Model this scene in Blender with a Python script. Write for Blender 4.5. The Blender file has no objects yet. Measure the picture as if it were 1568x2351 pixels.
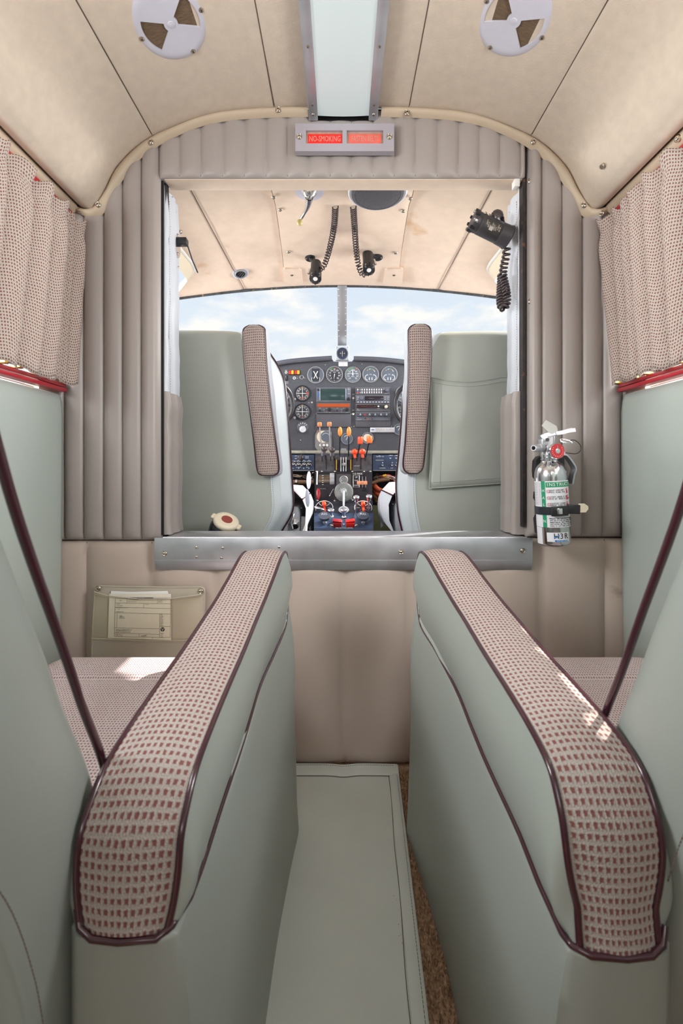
import bpy, bmesh, math, random
from mathutils import Vector, Matrix, noise
random.seed(7)
PI = math.pi
sc = bpy.context.scene
COL = sc.collection
CZ = 0.68                      # eye height above the aisle floor

# ------------------------------------------------------------------ camera
cam_d = bpy.data.cameras.new('camera'); cam = bpy.data.objects.new('camera', cam_d); COL.objects.link(cam)
cam.location = (0, 0, CZ); cam.rotation_euler = (PI/2, 0, 0)
cam_d.sensor_fit = 'VERTICAL'; cam_d.sensor_height = 36.0; cam_d.lens = 36.0*1000/2351
cam_d.shift_y = -95.5/2351; cam_d.shift_x = 1.0/2351
cam_d.clip_start = 0.02; cam_d.clip_end = 200
cam_d.dof.use_dof = True; cam_d.dof.focus_distance = 1.15; cam_d.dof.aperture_fstop = 9.0
sc.camera = cam

# ------------------------------------------------------------------ sky, sun, daylight
w = bpy.data.worlds.new('sky'); sc.world = w; w.use_nodes = True
nt = w.node_tree; nt.nodes.clear()
def N(t, kind, **kw):
    n = t.nodes.new(kind)
    for k, v in kw.items():
        if k in n.bl_rna.properties: setattr(n, k, v)
        else: n.inputs[k].default_value = v
    return n
tc = N(nt, 'ShaderNodeTexCoord'); mp = N(nt, 'ShaderNodeMapping')
mp.inputs['Scale'].default_value = (1, 1, 2.6); mp.inputs['Location'].default_value = (0.35, 0.1, 0.42)
nt.links.new(tc.outputs['Generated'], mp.inputs[0])
n1 = N(nt, 'ShaderNodeTexNoise'); n1.inputs['Scale'].default_value = 6.5; n1.inputs['Detail'].default_value = 7; n1.inputs['Roughness'].default_value = .52
nt.links.new(mp.outputs[0], n1.inputs['Vector'])
cr = N(nt, 'ShaderNodeValToRGB'); cr.color_ramp.elements[0].position = .47; cr.color_ramp.elements[1].position = .60
nt.links.new(n1.outputs['Fac'], cr.inputs[0])
sx = N(nt, 'ShaderNodeSeparateXYZ'); nt.links.new(tc.outputs['Generated'], sx.inputs[0])
gr = N(nt, 'ShaderNodeValToRGB'); e = gr.color_ramp.elements
e[0].position = 0.0; e[0].color = (.93, .95, .97, 1); e[1].position = 1.0; e[1].color = (.30, .48, .82, 1)
e2 = e.new(.16); e2.color = (.93, .965, 1.0, 1); e3 = e.new(.34); e3.color = (.80, .885, .98, 1)
nt.links.new(sx.outputs['Z'], gr.inputs[0])
mx = N(nt, 'ShaderNodeMix', data_type='RGBA'); nt.links.new(cr.outputs[0], mx.inputs[0]); nt.links.new(gr.outputs[0], mx.inputs[6]); mx.inputs[7].default_value = (1.05, 1.03, 1.0, 1)
# below the horizon: pale sunlit concrete apron
st = N(nt, 'ShaderNodeMath', operation='GREATER_THAN'); nt.links.new(sx.outputs['Z'], st.inputs[0]); st.inputs[1].default_value = 0
mg = N(nt, 'ShaderNodeMix', data_type='RGBA'); nt.links.new(st.outputs[0], mg.inputs[0]); mg.inputs[6].default_value = (.62, .60, .57, 1); nt.links.new(mx.outputs[2], mg.inputs[7])
bg = N(nt, 'ShaderNodeBackground'); bg.inputs['Strength'].default_value = 1.0; nt.links.new(mg.outputs[2], bg.inputs[0])
wo = N(nt, 'ShaderNodeOutputWorld'); nt.links.new(bg.outputs[0], wo.inputs[0])

def light(name, kind, loc, target, energy, color=(1, 1, 1), size=None, size_y=None, angle=None):
    d = bpy.data.lights.new(name, kind); d.energy = energy; d.color = color
    if size: d.shape = 'RECTANGLE'; d.size = size; d.size_y = size_y or size
    if angle is not None: d.angle = angle
    o = bpy.data.objects.new(name, d); COL.objects.link(o); o.location = loc
    o.rotation_euler = (Vector(target)-Vector(loc)).to_track_quat('-Z', 'Y').to_euler(); return o
SUN_DIR = Vector((-2.07, -1.0, -2.25))
light('sun', 'SUN', (4, 7, 6), Vector((4, 7, 6))+SUN_DIR, 9.0, (1, .95, .87), angle=.009)
# added aft fill, then extra daylight lamps outside the cabin and cockpit side windows
light('aft_cabin_fill', 'AREA', (0, -1.15, 1.30), (0, 1.0, .30), 4.5, (1, .985, .96), .7, .35)  # lamp added in the closed rear end to brighten lower bulkhead and mat
for s in (-1, 1):
    light('cabin_window_daylight', 'AREA', (s*.82, .30, 1.10), (0, .75, 1.05), 22, (1, .995, .99), .6, .40)
    light('cockpit_window_daylight', 'AREA', (s*.95, 1.62, 1.25), (0, 1.5, 1.0), 26, (1, .985, .97), .8, .5)

vs = sc.view_settings
sc.display_settings.display_device = 'sRGB'
vs.view_transform = 'Standard'; vs.look = 'None'; vs.exposure = 0.0; vs.gamma = 1.0; vs.use_curve_mapping = False
sc.cycles.max_bounces = 10; sc.cycles.diffuse_bounces = 6; sc.cycles.glossy_bounces = 4; sc.cycles.transparent_max_bounces = 12
sc.cycles.use_denoising = True
sc.cycles.sample_clamp_indirect = 6

# ------------------------------------------------------------------ materials
def srgb(r, g, b):
    f = lambda c: (c/255/12.92) if c/255 <= .04045 else ((c/255+.055)/1.055)**2.4
    return (f(r), f(g), f(b), 1)
MATS = {}
def mat(name, col, rough=.5, metal=0., var=0., vscale=6., bump=0., bscale=300., coat=0., emit=0., spots=None, spec=.5, stretch=None, sheen=0.):
    m = bpy.data.materials.new(name); m.use_nodes = True; t = m.node_tree; b = t.nodes['Principled BSDF']
    b.inputs['Base Color'].default_value = col; b.inputs['Roughness'].default_value = rough; b.inputs['Metallic'].default_value = metal
    b.inputs['Specular IOR Level'].default_value = spec
    if coat: b.inputs['Coat Weight'].default_value = coat; b.inputs['Coat Roughness'].default_value = .15
    if sheen: b.inputs['Sheen Weight'].default_value = sheen
    if emit: b.inputs['Emission Color'].default_value = col; b.inputs['Emission Strength'].default_value = emit
    tcn = N(t, 'ShaderNodeTexCoord'); vec = tcn.outputs['Object']
    if stretch:
        mpn = N(t, 'ShaderNodeMapping'); mpn.inputs['Scale'].default_value = stretch; t.links.new(vec, mpn.inputs[0]); vec = mpn.outputs[0]
    out = None
    if var:
        n = N(t, 'ShaderNodeTexNoise'); n.inputs['Scale'].default_value = vscale; n.inputs['Detail'].default_value = 5; t.links.new(vec, n.inputs['Vector'])
        r = N(t, 'ShaderNodeMapRange'); r.inputs['From Min'].default_value = .3; r.inputs['From Max'].default_value = .7
        r.inputs['To Min'].default_value = 1-var; r.inputs['To Max'].default_value = 1+var; t.links.new(n.outputs['Fac'], r.inputs[0])
        mm = N(t, 'ShaderNodeVectorMath', operation='SCALE'); mm.inputs[0].default_value = col[:3]; t.links.new(r.outputs[0], mm.inputs['Scale'])
        out = mm.outputs[0]
        if metal > .5:
            rr = N(t, 'ShaderNodeMapRange'); rr.inputs['To Min'].default_value = max(.05, rough-.12); rr.inputs['To Max'].default_value = rough+.18
            t.links.new(n.outputs['Fac'], rr.inputs[0]); t.links.new(rr.outputs[0], b.inputs['Roughness'])
    if spots:
        sc_, th, scol = spots
        n = N(t, 'ShaderNodeTexNoise'); n.inputs['Scale'].default_value = sc_; n.inputs['Detail'].default_value = 6; t.links.new(vec, n.inputs['Vector'])
        r = N(t, 'ShaderNodeMapRange'); r.inputs['From Min'].default_value = th; r.inputs['From Max'].default_value = th+.10; t.links.new(n.outputs['Fac'], r.inputs[0])
        mm = N(t, 'ShaderNodeMix', data_type='RGBA'); mm.inputs[6].default_value = col; mm.inputs[7].default_value = scol; t.links.new(r.outputs[0], mm.inputs[0])
        if out: t.links.new(out, mm.inputs[6])
        out = mm.outputs[2]
    if out: t.links.new(out, b.inputs['Base Color'])
    if bump:
        n = N(t, 'ShaderNodeTexNoise'); n.inputs['Scale'].default_value = bscale; n.inputs['Detail'].default_value = 3; t.links.new(vec, n.inputs['Vector'])
        bp = N(t, 'ShaderNodeBump'); bp.inputs['Strength'].default_value = bump; bp.inputs['Distance'].default_value = .001
        t.links.new(n.outputs['Fac'], bp.inputs['Height']); t.links.new(bp.outputs[0], b.inputs['Normal'])
    MATS[name] = m; return m

def fabric(name, pitch, base, dot, thr=.30):
    """woven check: maroon flecks in a cream ground, laid out by the cloth's own UVs in metres"""
    m = bpy.data.materials.new(name); m.use_nodes = True; t = m.node_tree; b = t.nodes['Principled BSDF']
    b.inputs['Roughness'].default_value = .92; b.inputs['Specular IOR Level'].default_value = .15
    uv = N(t, 'ShaderNodeUVMap'); 
    nz = N(t, 'ShaderNodeTexNoise'); nz.inputs['Scale'].default_value = 260; nz.inputs['Detail'].default_value = 1; t.links.new(uv.outputs[0], nz.inputs['Vector'])
    sub = N(t, 'ShaderNodeVectorMath', operation='SUBTRACT'); t.links.new(nz.outputs['Color'], sub.inputs[0]); sub.inputs[1].default_value = (.5, .5, .5)
    scl = N(t, 'ShaderNodeVectorMath', operation='SCALE'); t.links.new(sub.outputs[0], scl.inputs[0]); scl.inputs['Scale'].default_value = pitch*.40
    ad = N(t, 'ShaderNodeVectorMath', operation='ADD'); t.links.new(uv.outputs[0], ad.inputs[0]); t.links.new(scl.outputs[0], ad.inputs[1])
    sp = N(t, 'ShaderNodeSeparateXYZ'); t.links.new(ad.outputs[0], sp.inputs[0])
    def cosw(sock, k, ph=0):
        a = N(t, 'ShaderNodeMath', operation='MULTIPLY_ADD'); t.links.new(sock, a.inputs[0]); a.inputs[1].default_value = 2*PI/pitch*k; a.inputs[2].default_value = ph
        c = N(t, 'ShaderNodeMath', operation='COSINE'); t.links.new(a.outputs[0], c.inputs[0])
        h = N(t, 'ShaderNodeMath', operation='MULTIPLY_ADD'); t.links.new(c.outputs[0], h.inputs[0]); h.inputs[1].default_value = .5; h.inputs[2].default_value = .5
        return h.outputs[0]
    cu = cosw(sp.outputs[0], 1); cv = cosw(sp.outputs[1], .80)
    def step(sock, a, b):
        q = N(t, 'ShaderNodeMapRange'); q.inputs['From Min'].default_value = a; q.inputs['From Max'].default_value = b; t.links.new(sock, q.inputs[0]); return q.outputs[0]
    r = N(t, 'ShaderNodeMath', operation='MULTIPLY'); t.links.new(step(cu, thr, thr+.35), r.inputs[0]); t.links.new(step(cv, thr, thr+.35), r.inputs[1])
    n2 = N(t, 'ShaderNodeTexNoise'); n2.inputs['Scale'].default_value = 900; n2.inputs['Detail'].default_value = 2; t.links.new(uv.outputs[0], n2.inputs['Vector'])
    rr = N(t, 'ShaderNodeMapRange'); rr.inputs['To Min'].default_value = .45; rr.inputs['To Max'].default_value = 1.5; t.links.new(n2.outputs['Fac'], rr.inputs[0])
    gc = N(t, 'ShaderNodeVectorMath', operation='SCALE'); gc.inputs[0].default_value = base[:3]; t.links.new(rr.outputs[0], gc.inputs['Scale'])
    mm = N(t, 'ShaderNodeMix', data_type='RGBA'); t.links.new(r.outputs[0], mm.inputs[0]); t.links.new(gc.outputs[0], mm.inputs[6]); mm.inputs[7].default_value = dot
    t.links.new(mm.outputs[2], b.inputs['Base Color'])
    c2 = cosw(sp.outputs[0], 2, PI); d2 = cosw(sp.outputs[1], 1.60, PI)
    hm = N(t, 'ShaderNodeMath', operation='MULTIPLY_ADD'); t.links.new(c2, hm.inputs[0]); t.links.new(d2, hm.inputs[1]); t.links.new(n2.outputs['Fac'], hm.inputs[2])
    bp = N(t, 'ShaderNodeBump'); bp.inputs['Strength'].default_value = .5; bp.inputs['Distance'].default_value = .0008
    t.links.new(hm.outputs[0], bp.inputs['Height']); t.links.new(bp.outputs[0], b.inputs['Normal'])
    MATS[name] = m; return m

TAUPE = mat('taupe_vinyl', srgb(157, 148, 144), .42, var=.05, vscale=5, bump=.10, bscale=500)
TAUPE2 = mat('taupe_vinyl_lower', srgb(194, 178, 167), .45, var=.06, vscale=4, bump=.10, bscale=500, spots=(9, .72, srgb(120, 104, 92)))
THREAD = mat('taupe_thread', srgb(104, 92, 84), .8)
GREEN = mat('grey_green_vinyl', srgb(154, 160, 154), .36, var=.04, vscale=4, bump=.10, bscale=450)
GREENW = mat('pale_green_vinyl', srgb(176, 186, 180), .38, var=.04, vscale=3, bump=.10, bscale=450)
SEATG = mat('pilot_seat_vinyl', srgb(176, 181, 173), .34, var=.05, vscale=4, bump=.08, bscale=400)
SEATW = mat('pale_blue_vinyl', srgb(205, 212, 216), .36, var=.04, vscale=5, bump=.08, bscale=400)
WHITEV = mat('white_vinyl', srgb(198, 202, 210), .38, var=.04, vscale=8, spots=(14, .74, srgb(170, 150, 115)))
HEAD = mat('beige_headliner', srgb(205, 190, 174), .85, var=.05, vscale=55, bump=.35, bscale=420, spec=.2)
HEADC = mat('cream_cockpit_headliner', srgb(228, 207, 188), .8, var=.04, vscale=30, bump=.2, bscale=420, spots=(6, .66, srgb(206, 168, 130)), spec=.2)
TRIM = mat('tan_vinyl_edging', srgb(186, 168, 146), .48, var=.04, vscale=20)
SEAM = mat('dark_seam', srgb(92, 78, 66), .9)
ALU = mat('brushed_aluminium', srgb(200, 201, 207), .40, .85, var=.10, vscale=18, bump=.06, bscale=90)
CHROME = mat('chrome', srgb(225, 226, 228), .12, 1)
STEEL = mat('polished_steel', srgb(215, 217, 222), .15, 1)
DSTEEL = mat('dull_steel', srgb(168, 170, 174), .4, .6)
SCREWM = mat('nickel_screw', srgb(200, 190, 175), .25, 1)
DARKSCR = mat('screw_recess', srgb(50, 44, 40), .7)
BLACK = mat('black_plastic', srgb(34, 33, 36), .38)
BLACKM = mat('black_satin_metal', srgb(48, 50, 58), .30, .3, var=.15, vscale=60)
VOID = mat('dark_cavity', srgb(22, 21, 22), .9)
RUST = mat('rusty_edge', srgb(40, 34, 34), .7, var=.4, vscale=40, spots=(45, .63, srgb(110, 72, 46)))
PANEL = mat('charcoal_panel', srgb(74, 76, 84), .55, var=.12, vscale=120, bump=.35, bscale=260)
PANEL2 = mat('charcoal_subpanel', srgb(84, 84, 92), .5, var=.06, vscale=60)
NAVY = mat('navy_panel', srgb(52, 68, 96), .35, .2, var=.2, vscale=40)
DIAL = mat('dial_black', srgb(46, 50, 58), .4)
DIALG = mat('dial_grey', srgb(92, 102, 116), .4)
WHITE = mat('white_print', srgb(232, 232, 230), .5)
WHITEP = mat('white_plastic', srgb(226, 226, 232), .35)
IVORY = mat('ivory_plastic', srgb(226, 214, 190), .4)
VENTP = mat('lilac_grey_plastic', srgb(200, 198, 210), .35, var=.03, vscale=30)
MESHB = mat('brown_filter_mesh', srgb(112, 90, 68), .8, var=.3, vscale=120, bump=.8, bscale=700, stretch=(1, 6, 1))
DIFF = mat('frosted_diffuser', srgb(170, 178, 178), .35, emit=.75)
MAROON = mat('maroon_piping', srgb(58, 17, 32), .22, spec=.7, coat=.4)
REDP = mat('red_paint', srgb(178, 22, 44), .35, coat=.3)
RED = mat('red_plastic', srgb(214, 40, 36), .3)
DRED = mat('dark_red', srgb(150, 28, 36), .35)
ORANGE = mat('orange_knob', srgb(228, 140, 60), .3)
ORED = mat('orange_red_knob', srgb(250, 74, 34), .3)
TANK = mat('tan_knob', srgb(196, 132, 84), .4)
BALLK = mat('dark_brown_ball', srgb(70, 60, 62), .3)
YELLOW = mat('yellow_plastic', srgb(240, 180, 40), .35)
GREENL = mat('green_print', srgb(28, 146, 104), .45)
GREENM = mat('green_mark', srgb(90, 190, 110), .5)
BLUEP = mat('blue_print', srgb(44, 126, 204), .45)
INK = mat('black_print', srgb(40, 38, 38), .6)
REDINK = mat('red_print', srgb(196, 40, 48), .5)
SCRN = mat('dark_green_screen', srgb(44, 66, 66), .15)
SCRND = mat('dark_display', srgb(44, 36, 44), .15)
AMBER = mat('amber_display', srgb(176, 72, 22), .3, var=.25, vscale=300, stretch=(6, 1, 1))
OLIVE = mat('olive_panel', srgb(92, 92, 62), .7, var=.15, vscale=30)
HOSE = mat('orange_hose', srgb(196, 86, 50), .5)
BHOSE = mat('brown_hose', srgb(120, 88, 60), .5)
CARPET = mat('brown_carpet', srgb(182, 152, 126), 1, var=.30, vscale=220, bump=1, bscale=420, spec=.05, spots=(2.2, .62, srgb(112, 88, 70)))
MATV = mat('floor_mat_vinyl', srgb(212, 219, 214), .42, var=.07, vscale=5, bump=.08, bscale=500, spots=(60, .76, srgb(96, 96, 88)))
PAPER = mat('paper', srgb(238, 232, 218), .7, var=.03, vscale=60, spots=(55, .70, srgb(176, 140, 110)))
PAPERW = mat('paper_white', srgb(246, 246, 244), .7)
PRINT = mat('grey_print', srgb(118, 108, 98), .8)
POCKV = mat('olive_taupe_vinyl', srgb(190, 182, 166), .3, var=.05, vscale=20, spots=(35, .70, srgb(118, 88, 70)))
BRASS = mat('brass_tab', srgb(190, 160, 90), .35, 1)
PAINTW = mat('white_paint', srgb(232, 230, 226), .4)
CRYST = mat('faceted_clear_knob', srgb(214, 220, 216), .08, spec=.9, coat=1)
CRYST.node_tree.nodes['Principled BSDF'].inputs['Transmission Weight'].default_value = .85
FAB = fabric('maroon_check_fabric', .0054, srgb(174, 166, 160), srgb(128, 84, 80), .28)
FABC = fabric('curtain_check_fabric', .0046, srgb(196, 187, 177), srgb(140, 86, 84), .30)
FABS = fabric('seat_check_fabric', .0044, srgb(226, 216, 216), srgb(160, 116, 120), .30)
def glass_mat(name, tint, refl=.06):
    m = bpy.data.materials.new(name); m.use_nodes = True; t = m.node_tree; t.nodes.clear()
    tr = N(t, 'ShaderNodeBsdfTransparent'); tr.inputs[0].default_value = tint
    gl = N(t, 'ShaderNodeBsdfGlossy'); gl.inputs['Roughness'].default_value = .02
    fr = N(t, 'ShaderNodeLayerWeight'); fr.inputs[0].default_value = .5
    pw = N(t, 'ShaderNodeMath', operation='POWER'); t.links.new(fr.outputs['Facing'], pw.inputs[0]); pw.inputs[1].default_value = 4
    ma = N(t, 'ShaderNodeMath', operation='MULTIPLY_ADD'); t.links.new(pw.outputs[0], ma.inputs[0]); ma.inputs[1].default_value = .5; ma.inputs[2].default_value = .02
    mm = N(t, 'ShaderNodeMixShader'); t.links.new(ma.outputs[0], mm.inputs[0]); t.links.new(tr.outputs[0], mm.inputs[1]); t.links.new(gl.outputs[0], mm.inputs[2])
    o = N(t, 'ShaderNodeOutputMaterial'); t.links.new(mm.outputs[0], o.inputs[0]); return m
GLASS = glass_mat('window_glass', (.97, .985, .99, 1))
CLEARV = glass_mat('clear_vinyl', (.995, .99, .965, 1))

# ------------------------------------------------------------------ mesh building
def P(x, y, d): return Vector(((x-783)/1000*d, d, (1080-y)/1000*d))      # a photographed direction at distance d (camera-relative)
def B(x, y, off=0.0): return P(x, y, 1.0) + Vector((0, -off, 0))
def catmull(pts, n=6):
    pts = [Vector(p) for p in pts]; out = []
    for i in range(len(pts)-1):
        p0 = pts[max(i-1, 0)]; p1 = pts[i]; p2 = pts[i+1]; p3 = pts[min(i+2, len(pts)-1)]
        for k in range(n):
            t = k/n
            out.append(.5*((2*p1)+(p2-p0)*t+(2*p0-5*p1+4*p2-p3)*t*t+(3*p1-p0-3*p2+p3)*t**3))
    out.append(pts[-1]); return out
def lerp1(xs, ys, x):
    if x <= xs[0]: return ys[0]
    for i in range(len(xs)-1):
        if x <= xs[i+1]: return ys[i]+(ys[i+1]-ys[i])*(x-xs[i])/(xs[i+1]-xs[i])
    return ys[-1]
def frame(axis):
    a = Vector(axis).normalized(); u = a.orthogonal().normalized(); return a, u, a.cross(u)
class MB:
    def __init__(s): s.bm = bmesh.new(); s.uv = s.bm.loops.layers.uv.new('UVMap'); s.mi = 0; s.mats = []
    def use(s, m):
        if m not in s.mats: s.mats.append(m)
        s.mi = s.mats.index(m); return s
    def f(s, vs, uvs=None):
        try: fc = s.bm.faces.new(vs)
        except ValueError: return None
        fc.material_index = s.mi; fc.smooth = True
        if uvs:
            for l, q in zip(fc.loops, uvs): l[s.uv].uv = q
        return fc
    def grid(s, rows, cu=False, cv=False, uv=None, flip=False):
        R = [[s.bm.verts.new(p) for p in r] for r in rows]; n = len(R); m = len(R[0])
        for i in range(n if cv else n-1):
            for j in range(m if cu else m-1):
                i2 = (i+1) % n; j2 = (j+1) % m
                q = [R[i][j], R[i][j2], R[i2][j2], R[i2][j]]; uu = None
                if uv: uu = [uv[i][j], uv[i][j+1], uv[i+1][j+1], uv[i+1][j]]
                if flip: q.reverse(); uu = uu[::-1] if uu else None
                s.f(q, uu)
        return R
    def cap(s, ring, flip=False):
        s.f(ring[::-1] if flip else ring)
    def box(s, c, size, rot=None, bev=0.0, seg=2):
        r = bmesh.ops.create_cube(s.bm, size=1.0); vs = r['verts']
        M = Matrix.Translation(Vector(c)) @ (rot.to_4x4() if rot is not None else Matrix.Identity(4)) @ Matrix.Diagonal((*size, 1))
        bmesh.ops.transform(s.bm, matrix=M, verts=vs)
        fs = {f for v in vs for f in v.link_faces}
        for f_ in fs: f_.material_index = s.mi
        if bev:
            es = list({e for v in vs for e in v.link_edges})
            rr = bmesh.ops.bevel(s.bm, geom=es, offset=bev, segments=seg, affect='EDGES', profile=.5)
            for f_ in rr['faces']: f_.material_index = s.mi; f_.smooth = True
        return s
    def tube(s, path, r, seg=8, closed=False, caps=True, rs=None):
        path = [Vector(p) for p in path]; n = len(path); rows = []; u = None
        for i, p in enumerate(path):
            if closed: t = path[(i+1) % n]-path[i-1]
            else: t = path[min(i+1, n-1)]-path[max(i-1, 0)]
            if t.length < 1e-9: t = Vector((0, 0, 1))
            t.normalize()
            if u is None: u = t.orthogonal().normalized()
            else:
                u = u-t*u.dot(t)
                if u.length < 1e-6: u = t.orthogonal()
                u.normalize()
            v = t.cross(u); rad = rs[i] if rs else r
            rows.append([p+u*math.cos(2*PI*k/seg)*rad+v*math.sin(2*PI*k/seg)*rad for k in range(seg)])
        R = s.grid(rows, cu=True, cv=closed)
        if caps and not closed: s.cap(R[0], True); s.cap(R[-1])
        return s
    def lathe(s, c, axis, prof, seg=24, cap0=True, cap1=True):
        a, u, v = frame(axis); c = Vector(c)
        rows = [[c+a*h+(u*math.cos(2*PI*k/seg)+v*math.sin(2*PI*k/seg))*r for k in range(seg)] for r, h in prof]
        R = s.grid(rows, cu=True)
        if cap0: s.cap(R[0], True)
        if cap1: s.cap(R[-1])
        return s
    def cyl(s, p0, p1, r0, r1=None, seg=16):
        p0 = Vector(p0); p1 = Vector(p1); L = (p1-p0).length
        return s.lathe(p0, p1-p0, [(r0, 0), (r0 if r1 is None else r1, L)], seg)
    def ball(s, c, r, scale=(1, 1, 1), seg=12, rot=None):
        c = Vector(c); rows = []
        for i in range(1, seg):
            th = PI*i/seg; row = []
            for k in range(seg+4):
                q = Vector((math.sin(th)*math.cos(2*PI*k/(seg+4))*scale[0], math.sin(th)*math.sin(2*PI*k/(seg+4))*scale[1], math.cos(th)*scale[2]))*r
                if rot is not None: q = rot @ q
                row.append(c+q)
            rows.append(row)
        R = s.grid(rows, cu=True, flip=True); s.cap(R[0]); s.cap(R[-1], True); return s
    def prism(s, poly, vec, smooth=False):
        vec = Vector(vec); a = [s.bm.verts.new(Vector(p)) for p in poly]; b = [s.bm.verts.new(Vector(p)+vec) for p in poly]
        s.f(a[::-1]); s.f(b); n = len(a)
        for i in range(n): s.f([a[i], a[(i+1) % n], b[(i+1) % n], b[i]])
        return s
    def text(s, body, loc, size, right, up, align='CENTER', depth=.0003, sx=1.0):
        cu = bpy.data.curves.new('t', 'FONT'); cu.body = body; cu.size = size; cu.align_x = align; cu.align_y = 'CENTER'
        cu.extrude = depth/2; cu.resolution_u = 2
        o = bpy.data.objects.new('t', cu); COL.objects.link(o)
        me = bpy.data.meshes.new_from_object(o.evaluated_get(bpy.context.evaluated_depsgraph_get()))
        bpy.data.objects.remove(o); bpy.data.curves.remove(cu)
        right = Vector(right).normalized(); up = Vector(up).normalized(); nrm = right.cross(up)
        loc = Vector(loc); vs_ = [s.bm.verts.new(loc+right*v.co.x*sx+up*v.co.y+nrm*v.co.z) for v in me.vertices]
        for p in me.polygons: s.f([vs_[i] for i in p.vertices])
        bpy.data.meshes.remove(me); return s
    def build(s, name, m=None, parent=None, sharp=40, wn=False, kind=None, flat=False):
        bm = s.bm; bmesh.ops.remove_doubles(bm, verts=bm.verts, dist=1e-6)
        bmesh.ops.recalc_face_normals(bm, faces=bm.faces)
        me = bpy.data.meshes.new(name)
        xs = [v.co for v in bm.verts]
        lo = Vector((min(v.x for v in xs), min(v.y for v in xs), min(v.z for v in xs))); hi = Vector((max(v.x for v in xs), max(v.y for v in xs), max(v.z for v in xs)))
        org = Vector(((lo.x+hi.x)/2, (lo.y+hi.y)/2, lo.z))
        bmesh.ops.translate(bm, verts=bm.verts, vec=-org); bm.to_mesh(me); bm.free()
        for mm in (s.mats or [m]): me.materials.append(mm)
        if flat: me.polygons.foreach_set('use_smooth', [False]*len(me.polygons))
        else: me.set_sharp_from_angle(angle=math.radians(sharp))
        o = bpy.data.objects.new(name, me); COL.objects.link(o)
        W = org+Vector((0, 0, CZ)); o.location = W; WORLD[o] = W
        if parent is not None: o.parent = parent; o.location = W-WORLD[parent]
        if kind: o['kind'] = kind
        return o
WORLD = {}
def tag(o, label=None, cat=None, group=None, kind=None):
    if label: o['label'] = label
    if cat: o['category'] = cat
    if group: o['group'] = group
    if kind: o['kind'] = kind
    return o
def thing(name, at, label=None, cat=None, group=None, kind=None):
    o = bpy.data.objects.new(name, None); COL.objects.link(o); o.empty_display_size = .02
    W = Vector(at)+Vector((0, 0, CZ)); o.location = W; WORLD[o] = W
    return tag(o, label, cat, group, kind)
# one shared mesh for every cup-washer screw, one for small plain screws
def _screw_mesh(name, cup):
    s = MB(); s.use(SCREWM)
    if cup: s.lathe((0, 0, 0), (0, 0, 1), [(.0075, 0), (.0072, .0012), (.0058, .0024), (.0045, .0014)], 18, True, True)
    s.use(SCREWM).lathe((0, 0, .0008 if cup else 0), (0, 0, 1), [(.0042, 0), (.0040, .0014), (.0026, .0024), (.0004, .0027)], 14)
    s.use(DARKSCR)
    for a in (.5, .5+PI/2): s.box((0, 0, .0036 if cup else .0027), (.0042, .0007, .0004), Matrix.Rotation(a, 3, 'Z'))
    o = s.build(name); me = o.data
    me.transform(Matrix.Translation(WORLD[o]-Vector((0, 0, CZ)))); bpy.data.objects.remove(o); return me
SCUP = _screw_mesh('cup_screw', True); SPL = _screw_mesh('small_screw', False)
def screw(p, nrm, parent, cup=True, s=1.0, name=None):
    o = bpy.data.objects.new(name or 'screw', SCUP if cup else SPL); COL.objects.link(o)
    W = Vector(p)+Vector((0, 0, CZ)); o.rotation_mode = 'QUATERNION'; o.rotation_quaternion = Vector(nrm).to_track_quat('Z', 'Y') @ Matrix.Rotation(random.random()*3, 3, 'Z').to_quaternion()
    o.scale = (s, s, s); o.location = W-WORLD[parent]; o.parent = parent; WORLD[o] = W; return o
def stitches(s, path, pitch=.006, ln=.0038, r=.0006, seg=4):
    """short thread stitches along a path (one bmesh)"""
    path = [Vector(p) for p in path]; d = 0.; nxt = 0.
    for a, b in zip(path, path[1:]):
        L = (b-a).length
        if L < 1e-9: continue
        t = (b-a)/L
        while nxt < d+L:
            q = a+t*(nxt-d); s.tube([q, q+t*ln], r, seg); nxt += pitch
        d += L
def coil(a_path, R, turns, r, name, m, parent, seg=6, per=12, stretch=None):
    pts = catmull(a_path, 10); L = [0]
    for a, b in zip(pts, pts[1:]): L.append(L[-1]+(b-a).length)
    tot = L[-1]; out = []; n = int(turns*per); u = None
    for i in range(n+1):
        f = i/n; g = stretch(f) if stretch else f; q = g*tot; k = 0
        while k < len(L)-2 and L[k+1] < q: k += 1
        t = (pts[k+1]-pts[k]).normalized(); p = pts[k]+t*(q-L[k])
        u = t.orthogonal().normalized() if u is None else (u-t*u.dot(t)).normalized()
        v = t.cross(u); a = 2*PI*i/per; out.append(p+(u*math.cos(a)+v*math.sin(a))*R)
    s = MB(); s.tube(out, r, seg); return s.build(name, m, parent, sharp=80)

# ================================================================== STRUCTURE
XC = .0015
CPROF = [(0, .827), (.077, .8265), (.152, .825), (.224, .821), (.275, .815), (.326, .802), (.367, .787), (.428, .761), (.469, .733), (.509, .692), (.530, .651), (.548, .615), (.560, .600), (.575, .594), (.592, .599), (.601, .603)]
CP = catmull([(x, 0, z) for x, z in CPROF], 5)
def ceil_z(dx): return lerp1([p.x for p in CP], [p.z for p in CP], abs(dx))
LOWER = [(0, 274), (76, 274.5), (224, 280), (275, 286), (326, 298), (377, 319), (423, 344), (469, 380), (509, 434), (540, 490), (555, 504), (581, 500), (640, 496)]
LP_ = catmull([(x/1000, 0, (1080-y)/1000) for x, y in LOWER], 5)
def arch_z(x): return lerp1([p.x for p in LP_], [p.z for p in LP_], abs(x-XC))

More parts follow.
